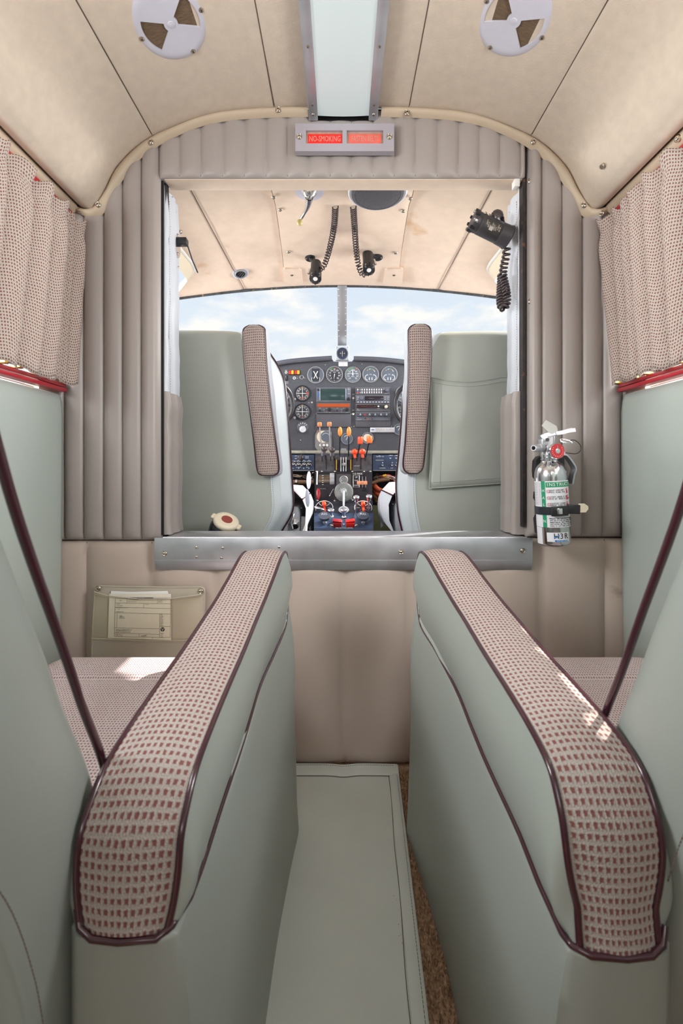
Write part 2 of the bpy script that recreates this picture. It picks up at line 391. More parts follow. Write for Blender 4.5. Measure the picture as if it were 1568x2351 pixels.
# ---- front bulkhead
wf = thing('wall_front', (0, 1.02, -.68), kind='structure')
s = MB()
s.box((-.535, 1.028, .02), (.25, .018, 1.40)); s.box((.548, 1.028, .02), (.25, .018, 1.40))
s.box((0, 1.028, .76), (.86, .018, .17)); s.box((0, 1.028, -.42), (.86, .018, .52))
s.build('bulkhead_core', VOID, wf)
def padded(name, xa, xb, zlo, zhi, seams, m, pad=.010, nz=16, per=9, Y=1.0, roll=.012):
    ed = [xa]+seams+[xb]; xs = []
    for a, b in zip(ed, ed[1:]):
        for k in range(per): xs.append((a+(b-a)*k/per, k/per))
    xs.append((xb, 0)); rows = []
    fr = [0, .004, .012, .03, .07]+[.07+.86*k/nz for k in range(1, nz)]+[.93, .97, .988, .996, 1]
    for f in fr:
        row = []
        for x, t in xs:
            h = pad*(max(0, math.sin(PI*t))**.55) + .002
            z0, z1 = zlo(x), zhi(x); z = z0+(z1-z0)*f
            dz = min(z-z0, z1-z); dx = min(x-xa, xb-x)
            k = min(1, max(0, dz/roll))**.5; kx = min(1, max(0, dx/.008))**.5
            # the vinyl puckers a little where seams run into the edge
            row.append(Vector((x, Y-(h+.003)*k*kx+.004+.0008*noise.noise(Vector((x*14, z*9, 1))), z)))
        rows.append(row)
    for r in rows:
        r.insert(0, r[0]+Vector((0, .02, 0))); r.append(r[-1]+Vector((0, .02, 0)))
    rows.insert(0, [p+Vector((0, .02, 0)) for p in rows[0]]); rows.append([p+Vector((0, .02, 0)) for p in rows[-1]])
    s = MB(); s.grid(rows); o = s.build(name, m, wf, sharp=70)
    if seams:
        s = MB()
        for x in seams:
            z0, z1 = zlo(x)+.004, zhi(x)-.004
            stitches(s, [(x, Y+.0005, z0), (x, Y+.0005, z1)], .0062, .0036, .0008, 3)
        q = s.build('stitching', THREAD, o); q['kind'] = 'stuff'
    return o
X = lambda px: (px-783)/1000
Z = lambda py: (1080-py)/1000
hz = lambda x: min(arch_z(x)+.022, .8045 if abs(x-.004) < .075 else 9)
padded('header_pad', X(363), X(1207), lambda x: Z(408), hz, [X(v) for v in (412, 461, 511, 561, 611, 660, 709, 758, 807, 857, 905, 954, 1004, 1053, 1100, 1147, 1194)], TAUPE, .007, 8)
padded('side_pad', X(120), X(366), lambda x: Z(1240), hz, [X(v) for v in (150, 194, 240, 283, 326)], TAUPE, .012, 30, 11)
padded('side_pad', X(1212), X(1450), lambda x: Z(1233), hz, [X(v) for v in (1241, 1288, 1335, 1381, 1426)], TAUPE, .012, 30, 11)
lowseams = [X(v) for v in (197, 347, 496, 643, 793, 941, 1088, 1243, 1390)]
padded('lower_pad', X(100), X(1465), lambda x: -.675, lambda x: Z(1242 if x < X(365) else (1285 if x < X(1212) else 1236)), lowseams, TAUPE2, .014, 24, 14, Y=1.004)
for x, y in ((349, 412), (349, 677), (349, 943), (350, 1204), (1218, 417), (1219, 693), (1224, 969)):
    screw(B(x, y, .0015), (0, -1, 0), wf)
s = MB(); s.box((X(1204), 1.012, Z(780)), (.006, .02, .86)); s.box((X(1206), 1.012, Z(378)), (.004, .02, .06)); s.build('rusty_door_edge', RUST, wf)
s = MB(); s.box((X(368), 1.02, Z(800)), (.004, .02, .86)); s.build('door_edge_gap', VOID, wf)
# header return, seen from below
s = MB(); s.box((.006, 1.0245, .6815), (.83, .041, .022), bev=.003); s.build('header_underside', HEADC, wf)
# padded door posts
def post(xi, sgn, name, zt, zb, w1, y1=1.105, seam=True):
    rows = []; n = 26
    for i in range(n+1):
        f = i/n; z = zb+(zt-zb)*f; wob = .004*noise.noise(Vector((z*7, sgn*3, 2)))+.003*noise.noise(Vector((z*23, sgn, 5)))
        pinch = .004*max(0, (f-.93)/.07)
        sec = [(.034, 1.018), (.008, 1.016), (.002, 1.019), (0, 1.026), (.003, 1.040), (.0045, 1.046), (-.001, 1.058), (-.002, 1.075), (.002, 1.084), (.004, 1.088), (0, 1.096), (.004, y1), (.034, y1+.002)]
        rows.append([Vector((xi+sgn*(dx+wob+pinch*(1 if dx < .02 else 0)), y, z)) for dx, y in sec])
    s = MB(); R = s.grid(rows); s.cap(R[0]); s.cap(R[-1], True); o = s.build(name, w1, wf, sharp=60)
    if seam:
        s = MB()
        for yy, dx in ((1.046, .0045), (1.088, .004)):
            stitches(s, [(xi+sgn*(dx+.0 + .004*noise.noise(Vector((z_*7, sgn*3, 2)))+.003*noise.noise(Vector((z_*23, sgn, 5)))), yy, z_) for z_ in [zb+.01+(zt-zb-.03)*k/30 for k in range(31)]], .006, .0035, .0007, 3)
        q = s.build('stitching', THREAD, o); q['kind'] = 'stuff'
    return o
post(-.407, -1, 'door_post_padding', Z(412), .16, WHITEV)
post(.418, 1, 'door_post_padding', Z(414), .165, WHITEV)
post(-.400, -1, 'door_post_sleeve', .185, -.15, TAUPE, 1.11, False)
post(.402, 1, 'door_post_sleeve', .185, -.15, TAUPE, 1.11, False)
s = MB(); s.box((X(1189), 1.012, Z(416)), (.013, .018, .018), bev=.002); s.build('corner_block', PAINTW, wf)
for x, y, d in ((381, 452, 1.05), (402, 612, 1.09), (398, 880, 1.07)): 
    s = MB(); s.ball(Vector((-.4065, d, (1080-y)/1000*d)), .0016); s.build('tack', DSTEEL, wf)

# ---- aluminium sill plate of the doorway
sp = thing('trim_1', (.005, 1.0, -.21), kind='structure')
s = MB(); s.box((.0055, .983, -.178), (.853, .0025, .052), bev=.0006); s.build('sill_face', ALU, sp)
s = MB(); s.box((.0055, .9855, -.2135), (.852, .0025, .0245), Matrix.Rotation(.28, 3, 'X'), bev=.0006); s.build('sill_lower_flange', ALU, sp)
s = MB(); s.box((.009, 1.045, -.1545), (.825, .110, .004), bev=.001); s.tube([(-.403, .988, -.1535), (.421, .988, -.1535)], .0035, 8); s.build('sill_top', ALU, sp)
for x, y in ((377, 1271), (921, 1267), (1201, 1264)): screw(Vector((X(x)*.98, .9815, Z(y)*.982)), (0, -1, 0), sp, s=.8)
for x, y in ((451, 1257), (511, 1258), (451, 1279), (508, 1281), (640, 1256)): screw(Vector((X(x)*.98, .9815, Z(y)*.982)), (0, -1, 0), sp, False, .75)

# ---- side walls
def side_wall(sg, xw, name):
    w_ = thing(name, (sg*xw, 0, -.68), kind='structure')
    # padded lower panel
    zz = [-.68, -.60, -.3, -.05, .08, .13, .155, .168, .172, .170, .160]; oo = [0, 0, .003, .006, .006, .006, .004, .001, -.004, -.012, -.03]
    yy = [.992, .990, .984, .972, .95]+[.95-.1*k for k in range(1, 22)]; ry = [-.028, -.012, -.003, 0]+[0]*30
    s = MB(); s.grid([[Vector((sg*(xw-oo[j]-ry[i]+.0015*noise.noise(Vector((y*3, z*4, 0)))), y, z)) for j, z in enumerate(zz)] for i, y in enumerate(yy)])
    s.build('lower_wall_panel', GREENW, w_, sharp=70)
    s = MB(); s.box((sg*(xw+.035), -.08, -.25), (.02, 2.2, .86)); s.box((sg*(xw+.035), -.08, .66), (.02, 2.2, .22)); s.box((sg*(xw+.028), .965, .38), (.03, .07, .44))
    for y in (-.02, -1.17): s.box((sg*(xw+.028), y, .38), (.03, .09, .44))
    s.build('wall_core', HEAD, w_)
    return w_
wl = side_wall(-1, .632, 'wall_left'); wr = side_wall(1, .636, 'wall_right')

def cabin_window(sg, xw, name):
    g = thing(name, (sg*(xw+.02), 0, .17), kind='structure')
    for k, zc in enumerate((.1800, .1905)):
        s = MB(); s.box((sg*(xw-.004), -.1, zc), (.016 if k else .020, 2.16, .0085), bev=.0015); s.build('sill_rail', REDP, g)
    s = MB(); s.box((sg*(xw-.020), -.1, .5735), (.018, 2.15, .014), bev=.002); s.build('curtain_rail', REDP, g)
    s = MB(); s.box((sg*(xw-.012), -.1, .563), (.012, 2.15, .007), bev=.001); s.build('chrome_channel', CHROME, g)
    s = MB(); s.box((sg*(xw+.018), .46, .375), (.004, .87, .40)); s.build('window_pane', GLASS, g)
    s = MB(); s.box((sg*(xw+.018), -.60, .375), (.004, 1.06, .40)); s.build('window_pane', GLASS, g)
    for k in range(7):
        y = .985-k*.047-.01*(k % 2); s = MB(); s.box((sg*(xw-.010), y, .1985), (.018, .010, .006), bev=.0015); s.build('curtain_glide', BRASS, g)
    for k in range(6):
        y = .96-k*.05; s = MB(); s.box((sg*(xw-.022), y, .5625), (.010, .008, .008), bev=.0015); s.build('curtain_glide', IVORY, g)
cabin_window(-1, .630, 'window_1'); cabin_window(1, .635, 'window_2')

# ---- curtains
def curtain(sg, top, bot, xt, xb, label):
    rows = []; uvs = []; nr = 26
    def cols(f):
        pts = []; V = [t+(b-t)*f for t, b in zip(top, bot)]
        for i, (a, b) in enumerate(zip(V, V[1:])):
            wd = b-a; A = min(.034, .010+abs(wd)*.42)*(1-.25*f)
            for k in range(12):
                t = k/12; bl = math.sin(PI*t)**.62
                pts.append((a+wd*t+wd*.30*bl, A*bl))
        pts.append((V[-1], .012)); return pts
    for r in range(nr+1):
        f = r/nr; c = cols(f); xw = xt+(xb-xt)*f; row = []; uv = []; L = 0; prev = None
        for i, (y, h) in enumerate(c):
            zt = .556+.010*math.sin(i*.9)*.5+.008*h/.03; zb = .196-.004*math.sin(i*.7)-.006*h/.03
            hh = h*(1-.25*math.exp(-((f-.08)/.05)**2)); z = zt+(zb-zt)*f
            hh += .0022*noise.noise(Vector((y*30, f*7, sg)))
            p = Vector((sg*(xw-hh), y, z)); row.append(p)
            if prev is not None: L += math.hypot(y-prev[0], h-prev[1])
            prev = (y, h); uv.append((L, -f*.36))
        rows.append(row); uvs.append(uv)
    s = MB(); s.grid(rows, uv=uvs); o = s.build('curtain', FABC, sharp=80)
    md = o.modifiers.new('thickness', 'SOLIDIFY'); md.thickness = .0016; md.offset = 0
    return tag(o, label, 'curtain', 'pleated check curtains at the cabin windows')
curtain(-1, [.50, .575, .64, .70, .757, .822, .875, .925, .944, .962, .9975], [.50, .57, .635, .69, .745, .802, .862, .915, .938, .958, .9955], .602, .618, 'pleated maroon and cream check curtain drawn along the left cabin window')
curtain(1, [.44, .51, .57, .63, .685, .735, .790, .840, .885, .915, .945, .990], [.46, .53, .59, .65, .705, .755, .800, .845, .885, .915, .945, .975], .605, .622, 'pleated maroon and cream check curtain drawn along the right cabin window')

# ---- headliner ceiling
ce = thing('ceiling', (0, 0, .83), kind='structure')
def headpanel(xa, xb, side):
    """one stretched headliner panel between two seams; side = -1 / +1"""
    pts = [p for p in CP if xa+.0015 < p.x < xb-.0015]
    def at(x): return Vector((x, 0, ceil_z(x)))
    prof = [at(xa)+Vector((0, 0, .004)), at(xa+.0010)+Vector((0, 0, .0006)), at(xa+.004)]+[p.copy() for p in pts if xa+.006 < p.x < xb-.006]
    prof += [at(xb-.004), at(xb-.0010)+Vector((0, 0, .0006)), at(xb)+Vector((0, 0, .004))] if xb < .6 else [Vector((.592, 0, .599)), Vector((.6005, 0, .603)), Vector((.602, 0, .615))]
    ys = [.995-.06*k for k in range(36)]
    s = MB(); s.grid([[Vector((XC+side*p.x, y, p.z+.0012*noise.noise(Vector((p.x*5, y*3, side))))) for p in prof] for y in ys])
    return s.build('headliner_panel', HEAD, ce, sharp=60)
for sd in (-1, 1):
    headpanel(.070, .153, sd); headpanel(.153, .430, sd); headpanel(.430, .602, sd)
    # rolled lower lip of the headliner above the window rail
    s = MB(); s.grid([[Vector((XC+sd*x, y, z)) for x, z in ((.600, .602), (.5975, .597), (.599, .590), (.604, .583), (.612, .578), (.63, .58))] for y in (.985, .5, 0, -.6, -1.18)])
    s.build('headliner_lip', TRIM, ce, sharp=80)
s = MB(); s.grid([[Vector((x, y, z+.03)) for x, z in [(-.66, .56)]+[(-p.x, p.z) for p in reversed(CP)]+[(p.x, p.z) for p in CP]+[(.66, .56)]] for y in (1.03, -1.2)]); s.build('ceiling_shell', SEAM, ce)
for x, y, d in ((184, 484, .985), (1380, 490, .985), (1557, 318, .775)): screw(P(x, y, d), (.7 if x < 700 else -.7, -.5, -.5), ce, s=.85)

# ---- rolled edging where headliner meets bulkhead
t2 = thing('trim_2', (0, .985, .45), kind='structure')
UP = catmull([(x, 0, z) for x, z in ((0, .827), (.077, .8264), (.152, .825), (.224, .821), (.275, .815), (.326, .802), (.367, .787), (.428, .761), (.469, .733), (.509, .692), (.530, .651), (.555, .608), (.566, .598), (.581, .594), (.600, .600))], 6)
LO = catmull([(x/1000, 0, (1080-y)/1000) for x, y in ((0, 274), (76, 274.5), (154, 276), (224, 280), (275, 286), (326, 298), (377, 319), (423, 344), (469, 380), (509, 434), (540, 490), (556, 504), (570, 506), (588, 500), (606, 494))], 6)
for sd, x0 in ((-1, .0745), (1, .079)):
    rows = []
    for a, b in zip(UP, LO):
        if a.x < x0-.002: continue
        row = []
        for k in range(9):
            t = k/8; q = a.lerp(b, t); bl = math.sin(PI*t)**.7
            row.append(Vector((XC+sd*q.x, .993-.013*bl, q.z)))
        rows.append(row)
    s = MB(); s.grid(rows); s.build('rolled_edging', TRIM, t2, sharp=75)
    s = MB(); s.tube([Vector((r[0].x, r[0].y-.0005, r[0].z+.0005)) for r in rows], .0011, 5); s.build('edging_seam', SEAM, t2)
for x, y in ((641, 267), (354, 340), (235, 481), (932, 274), (1217, 339), (1331, 482)): screw(B(x, y, .018)*1.0, (0, -1, 0), t2, s=.95)

for x in (-.153, .153, -.430, .430):
    s = MB(); s.tube([Vector((XC+x, y, ceil_z(x)+.0008)) for y in (.985, .5, 0, -.6, -1.15)], .0011, 5); s.build('seam_line', SEAM, ce)
s = MB(); s.box((0, -1.21, .07), (1.36, .02, 1.52)); q = s.build('wall_back', TAUPE); q['kind'] = 'structure'

# ---- centre light strip
cl = thing('ceiling_light', (.005, .3, .80), 'long frosted white light panel between aluminium rails along the ceiling centre', 'ceiling light')
s = MB(); s.grid([[Vector((x, y, .812-.002*math.cos((x-.005)/.058*PI/2))) for x in (-.056, -.04, -.02, .005, .03, .05, .066)] for y in (.997, .7, .3, -.2, -.7, -1.18)]); s.build('frosted_diffuser', DIFF, cl)
for x0, x1 in ((-.0735, -.053), (.063, .0835)):
    ys = [-1.18, -.5, 0, .5, .8, .95, .975, .988, .995]; dz = [0, 0, 0, 0, 0, 0, -.001, -.004, -.009]
    s = MB()
    for o_, i_ in ((0, .0), (0, .0025)): pass
    s.grid([[Vector((x, y, .8105+z-h)) for x, h in ((x0, -.003), (x0, .0015), (x0+.002, .0025), (x1-.002, .0025), (x1, .0015), (x1, -.003))] for y, z in zip(ys, dz)])
    rl = s.build('aluminium_rail', ALU, cl, sharp=50)
    for y in (-.6, -.2, .2, .52, .83, .962, .985): screw(((x0+x1)/2, y, .8078-(.0035 if y > .98 else 0)), (0, -.1 if y < .98 else -.5, -1), cl, False, .75)

# ---- floor
s = MB(); s.box((0, .35, -.69), (1.36, 3.4, .02)); fl = s.build('floor', CARPET); fl['kind'] = 'structure'
s = MB()
for k in range(9000):
    y = random.uniform(.42, .985); x = random.uniform(.085, .20); h = random.uniform(.004, .008)
    a = random.uniform(0, 6.28); dx, dy = math.cos(a)*.0011, math.sin(a)*.0011; z0 = -.680
    tp = Vector((x+random.gauss(0, .0016), y+random.gauss(0, .0016), z0+h))
    v = [s.bm.verts.new((x+dx, y+dy, z0)), s.bm.verts.new((x-dx, y-dy, z0)), s.bm.verts.new(tp+Vector((dx*.5, dy*.5, 0))), s.bm.verts.new(tp-Vector((dx*.5, dy*.5, 0)))]
    s.f([v[0], v[1], v[3], v[2]])
cp_ = s.build('carpet_pile', CARPET, fl, flat=True); cp_['kind'] = 'stuff'

# ---- vinyl floor mat in the aisle
fm = thing('floor_mat', (-.03, .5, -.678), 'grey green vinyl mat with stitched hems lying in the aisle', 'mat')
def mat_z(x, y): return -.6725+.0035*noise.noise(Vector((x*9, y*3.2, 4)))+.004*math.exp(-((x-.035-.02*(1-y))/.022)**2)*(1-y)*1.6-.003*math.exp(-((x-.005-.02*(1-y))/.02)**2)+.006*max(0, (y-.93)/.055)**2
def mx_(y): return .100+.029*(y-.40)/.6
ys = [.985-.02*k for k in range(50)]
rows = []
for y in ys:
    xr = mx_(y); row = []
    for k in range(34):
        x = -.20+(xr+.20)*k/33; row.append(Vector((x, y, mat_z(x, y))))
    row.append(Vector((xr+.001, y, mat_z(xr, y)-.003))); rows.append(row)
s = MB(); s.grid(rows); s.build('mat_sheet', MATV, fm, sharp=60)
s = MB(); s.grid([[Vector((mx_(y)-d, y, mat_z(mx_(y)-d, y)+h)) for d, h in ((.021, .0002), (.0205, .0018), (.012, .0028), (.002, .0024), (-.001, 0))] for y in ys]); s.build('side_hem', MATV, fm, sharp=50)
s = MB(); s.grid([[Vector((x, y, mat_z(x, y)+h+.001)) for y, h in ((.955, 0), (.956, .0015), (.965, .0022), (.980, .0022), (.9865, .001), (.987, -.004))] for x in [-.2+(.327)*k/40 for k in range(41)]]); s.build('end_hem', MATV, fm, sharp=50)
s = MB()
stitches(s, [(mx_(y)-.004, y, mat_z(mx_(y), y)+.0026) for y in ys], .005, .0036, .0005, 3)
stitches(s, [(mx_(y)-.022+.001*math.sin(y*30), y, mat_z(mx_(y), y)+.0012) for y in ys], .0045, .0042, .0006, 3)
stitches(s, [(x, .955, mat_z(x, .955)+.0015) for x in [-.2+.318*k/30 for k in range(31)]], .0045, .0042, .0007, 3)
stitches(s, [(x, .981, mat_z(x, .981)+.0034) for x in [-.2+.318*k/30 for k in range(31)]], .005, .0034, .0005, 3)
q = s.build('mat_stitching', THREAD, fm); q['kind'] = 'stuff'

# ================================================================== CABIN SEATS
def cabin_seat(sg, xi, inset, dy, label, backpts, crown_x):
    """sg -1 left seat / +1 right seat; xi = aisle-side x of the armrest fabric (abs), seat extends outwards"""
    root = thing('cabin_seat', (sg*(xi+.2), .55, -.68), label, 'seat', 'forward-facing cabin seats either side of the aisle')
    CR = catmull([(0, y, z) for y, z in ((.812, -.236), (.822, -.200), (.816, -.166), (.797, -.149), (.762, -.152), (.70, -.174), (.62, -.196), (.52, -.211), (.44, -.219), (.383, -.226), (.345, -.234), (.324, -.247), (.311, -.262), (.306, -.285), (.303, -.302), (.300, -.317))], 5)
    LW = catmull([(0, y, z) for y, z in ((.812, -.239), (.8125, -.239), (.811, -.245), (.800, -.262), (.78, -.284), (.70, -.294), (.60, -.298), (.50, -.311), (.42, -.315), (.38, -.318), (.355, -.320), (.335, -.319), (.322, -.3185), (.312, -.318), (.306, -.3178), (.300, -.3176))], 5)
    W_ = .070
    if sg > 0:                                     # the right arm runs a little lower and further forward at its rear end
        for p in CR:
            k = max(0, min(1, (.40-p.y)/.09)); p.y += .015*k; p.z -= .030*max(0, min(1, (-.24-p.z)/.07))*(p.y < .5)
        for q in LW:
            k = max(0, min(1, (.40-q.y)/.09)); q.z -= .020*max(0, min(1, (.72-q.y)/.15))+.008*k; q.y += .015*k
    def shift(y): return inset*max(0, min(1, (y-.58)/.22))**1.5
    def xin(y): return xi-shift(y)
    # fabric armrest top
    rows = []; uv = []; L = 0; ends = []
    for i, p in enumerate(CR):
        if i: L += (p-CR[i-1]).length
        a = CR[max(i-1, 0)]; b = CR[min(i+1, len(CR)-1)]; t = (b-a).normalized(); nr = Vector((0, -t.z, t.y)); nr = -nr if nr.dot(Vector((0, .0, 1)))+nr.dot(Vector((0, -.0, 0))) < 0 and i > 14 else nr
        nr = Vector((0, t.z, -t.y))
        kb = max(0, min(1, (-.268-p.z)/.05))**2.2*(p.y < .5); wo = W_-.009*kb; wi = .006*kb; ends.append((wi, wo))
        row = []; u = []
        for k in range(11):
            f = k/10; h = .0055*(1-(2*f-1)**2)
            row.append(Vector((sg*(xin(p.y)+wi+(wo-wi)*f), p.y, p.z))+nr*h); u.append((f*W_*1.02, L))
        rows.append(row); uv.append(u)
    s = MB(); s.grid(rows, uv=uv); s.build('armrest_fabric', FAB, root, sharp=85)
    # piping either side and under the rear end
    s = MB(); s.tube([Vector((sg*(xin(p.y)-.001+e[0]), p.y, p.z-.0005)) for p, e in zip(CR, ends)], .0027, 8)
    s.tube([Vector((sg*(xin(p.y)+e[1]+.001), p.y, p.z-.0005)) for p, e in zip(CR, ends)], .0027, 8); s.build('armrest_piping', MAROON, root, sharp=80)
    # soft grey side of the arm pad
    def side(x_of, outw, nm):
        rows = []
        for p, q, en in zip(CR, LW, ends):
            row = []; eo = en[0] if outw < 0 else en[1]-W_
            span = (p-q).length
            for k in range(9):
                f = k/8; c = p.lerp(q, f); bl = .010*math.sin(PI*f)*min(1, span/.05)
                row.append(Vector((sg*(x_of(c.y)+eo*(1-f*.6)+outw*(bl+.0015)), c.y, c.z)))
            rows.append(row)
        s = MB(); s.grid(rows); s.build(nm, GREEN, root, sharp=80)
    side(lambda y: xin(y), -1, 'arm_pad_side'); side(lambda y: xin(y)+W_, 1, 'arm_pad_side')
    lowp = [Vector((sg*(xin(q.y)-.003+.004*max(0, (.325-q.y)/.025)), q.y, q.z+.0035*max(0, min(1, (.325-q.y)/.02)))) for q in LW[:-1]]
    rz_ = 0 if sg < 0 else -.028; ry2 = 0 if sg < 0 else .015
    lowp += [Vector((sg*(xi+.010), .296+ry2, -.3185+rz_)), Vector((sg*(xi+.035), .295+ry2, -.3195+rz_)), Vector((sg*(xi+.054), .296+ry2, -.3185+rz_)), Vector((sg*(xi+W_-.006), .299+ry2, -.314+rz_)), Vector((sg*(xi+W_-.001), .304+ry2, -.305+rz_))]
    s = MB(); s.tube(lowp, .0024, 8); s.build('lower_piping', MAROON, root, sharp=80)
    # side panel (skirt) from the lower piping to the floor, closed at front and rear
    base = []
    for q in LW: base.append((q.y, q.z, xin(q.y)))
    base = [b for i, b in enumerate(base) if i > 8]
    def ring(f):
        r = []
        for y, z, x in base:
            zz = z+(-.682-z)*f; fl_ = .006*math.sin(PI*min(1, f*3))*(1 if f < .34 else 0)+.0
            xx = x-.004-.020*f**.8-.005*math.sin(PI*min(1, f*2.2)) - .0025*noise.noise(Vector((y*5, f*3, sg)))
            yy = y + (.006*f if y > .7 else 0)
            r.append(Vector((sg*xx, yy+.004*math.sin(f*6)*(y > .78), zz-(.0015 if f == 0 else 0))))
        # rear corner + rear face
        ry_ = .015 if sg > 0 else 0
        for dx, y in ((.000, .2985+ry_), (.006, .2955+ry_), (.02, .294+ry_), (.045, .294+ry_), (.064, .296+ry_), (W_+.002, .303+ry_), (W_+.002, .40), (W_+.002, .74), (W_-.01, .812), (.02, .820)):
            z = (-.3175 if sg < 0 else -.3455) if y < .7 else -.245; zz = z+(-.682-z)*f
            r.append(Vector((sg*(xi-shift(y)+dx-.020*f**.8*(1-dx/W_ if dx < W_ else 0)), y, zz)))
        return r
    fs = [0, .01, .03, .07, .12, .2, .3, .42, .55, .7, .85, 1]
    s = MB(); R = s.grid([ring(f) for f in fs], cu=True); s.cap(R[0]); s.build('arm_side_panel', GREEN, root, sharp=75)
    # backrest: leaning slab seen from its aisle side
    xb = xi+.0785
    F = catmull([(0, y+dy, z) for y, z in backpts], 5)
    th = .115; A = Vector((0, -.98, -.17)).normalized()
    rows = []; Wd = .395 if sg < 0 else .372; rr = .020
    def sec(p, kx=0.):
        """rounded-rectangle section: t runs front to back along A, x from the aisle outwards"""
        r_ = []
        def c(cx, cy, a0, a1, n=5):
            for k in range(n+1):
                a = math.radians(a0+(a1-a0)*k/n); r_.append((cx+rr*math.cos(a), cy+rr*math.sin(a)))
        c(rr+.002, rr, 270, 180); r_.extend([(-.0015, th*.3), (-.0035, th*.5), (-.0015, th*.72)]); c(rr+.002, th-rr, 180, 90); r_.extend([(Wd*.3, th+.006), (Wd*.7, th+.006)])
        c(Wd-rr, th-rr, 90, 0); c(Wd-rr, rr, 0, -90); r_.extend([(Wd*.7, -.010), (Wd*.3, -.010)])
        return [Vector((sg*(xb+x), 0, 0))+Vector((0, p.y, p.z))+A*t for x, t in r_]
    top = F[-1]; up = (F[-1]-F[-2]).normalized()
    rows = [sec(p) for p in F]
    s = MB(); R = s.grid(rows, cu=True); s.cap(R[0], True); s.cap(R[-1]); s.build('backrest', GREEN, root, sharp=80)
    s = MB(); s.tube([Vector((sg*(xb-.000), p.y+.002, p.z)) for p in F], .0032, 8); s.build('backrest_piping', MAROON, root, sharp=80)
    sm = [Vector((sg*(xb-.0035), p.y, p.z)) for p in [q+A*(th-.012) for q in F]]
    s = MB(); stitches(s, [p+Vector((-sg*.0005, 0, 0)) for p in sm], .004, .003, .0005, 3); q = s.build('backrest_stitching', THREAD, root); q['kind'] = 'stuff'
    # seat cushion with a cross seam
    def cz(x, y):
        u = (x-xb)/.36; v = (y-.33)/.52; e_ = min(u, 1-u)*.36; g = min(1-v, 1)*.52
        z = -.352-.020*max(0, 1-e_/.05)**2-.030*max(0, 1-g/.045)**2.2
        z -= .005*math.exp(-((y-.735)/.006)**2); z += .004*math.sin(PI*min(1, max(0, (.85-y)/.115)))
        return z
    rows = []; uv = []
    X_ = [xb+.002+.358*k/24 for k in range(25)]; Y_ = [.42+.43*k/46 for k in range(47)]
    for y in Y_:
        rows.append([Vector((sg*x, y, cz(x, y))) for x in X_]); uv.append([(x, y) for x in X_])
    rows.append([Vector((sg*x, .857, cz(x, .85)-.02)) for x in X_]); uv.append([(x, .87) for x in X_])
    rows.append([Vector((sg*x, .857, -.50)) for x in X_]); uv.append([(x, 1.0) for x in X_])
    s = MB(); s.grid(rows, uv=uv); s.box((sg*(xb+.18), .63, -.45), (.35, .44, .13), bev=.01); s.build('seat_cushion', FABS, root, sharp=70)
    s = MB(); s.tube([(sg*x, .735, cz(x, .735)+.0006) for x in X_], .0008, 5); s.build('cushion_seam', THREAD if sg < 0 else RUST, root)
    s = MB(); s.box((sg*(xb+.19), .56, -.60), (.34, .44, .16), bev=.01); s.build('seat_base', BLACKM, root)
    return root
BK = ((.45, -.58), (.415, -.45), (.385, -.36), (.372, -.30), (.353, -.238), (.325, -.178), (.300, -.120), (.264, -.040), (.243, .015), (.215, .10), (.19, .19), (.165, .235), (.13, .25))
cabin_seat(-1, .1155, .013, 0, 'left cabin seat, grey green vinyl with maroon-piped check armrest and sun patch on its cushion', BK, 0)
cabin_seat(1, .168, .022, .056, 'right cabin seat, grey green vinyl with maroon-piped check armrest, below the fire extinguisher', BK, 0)

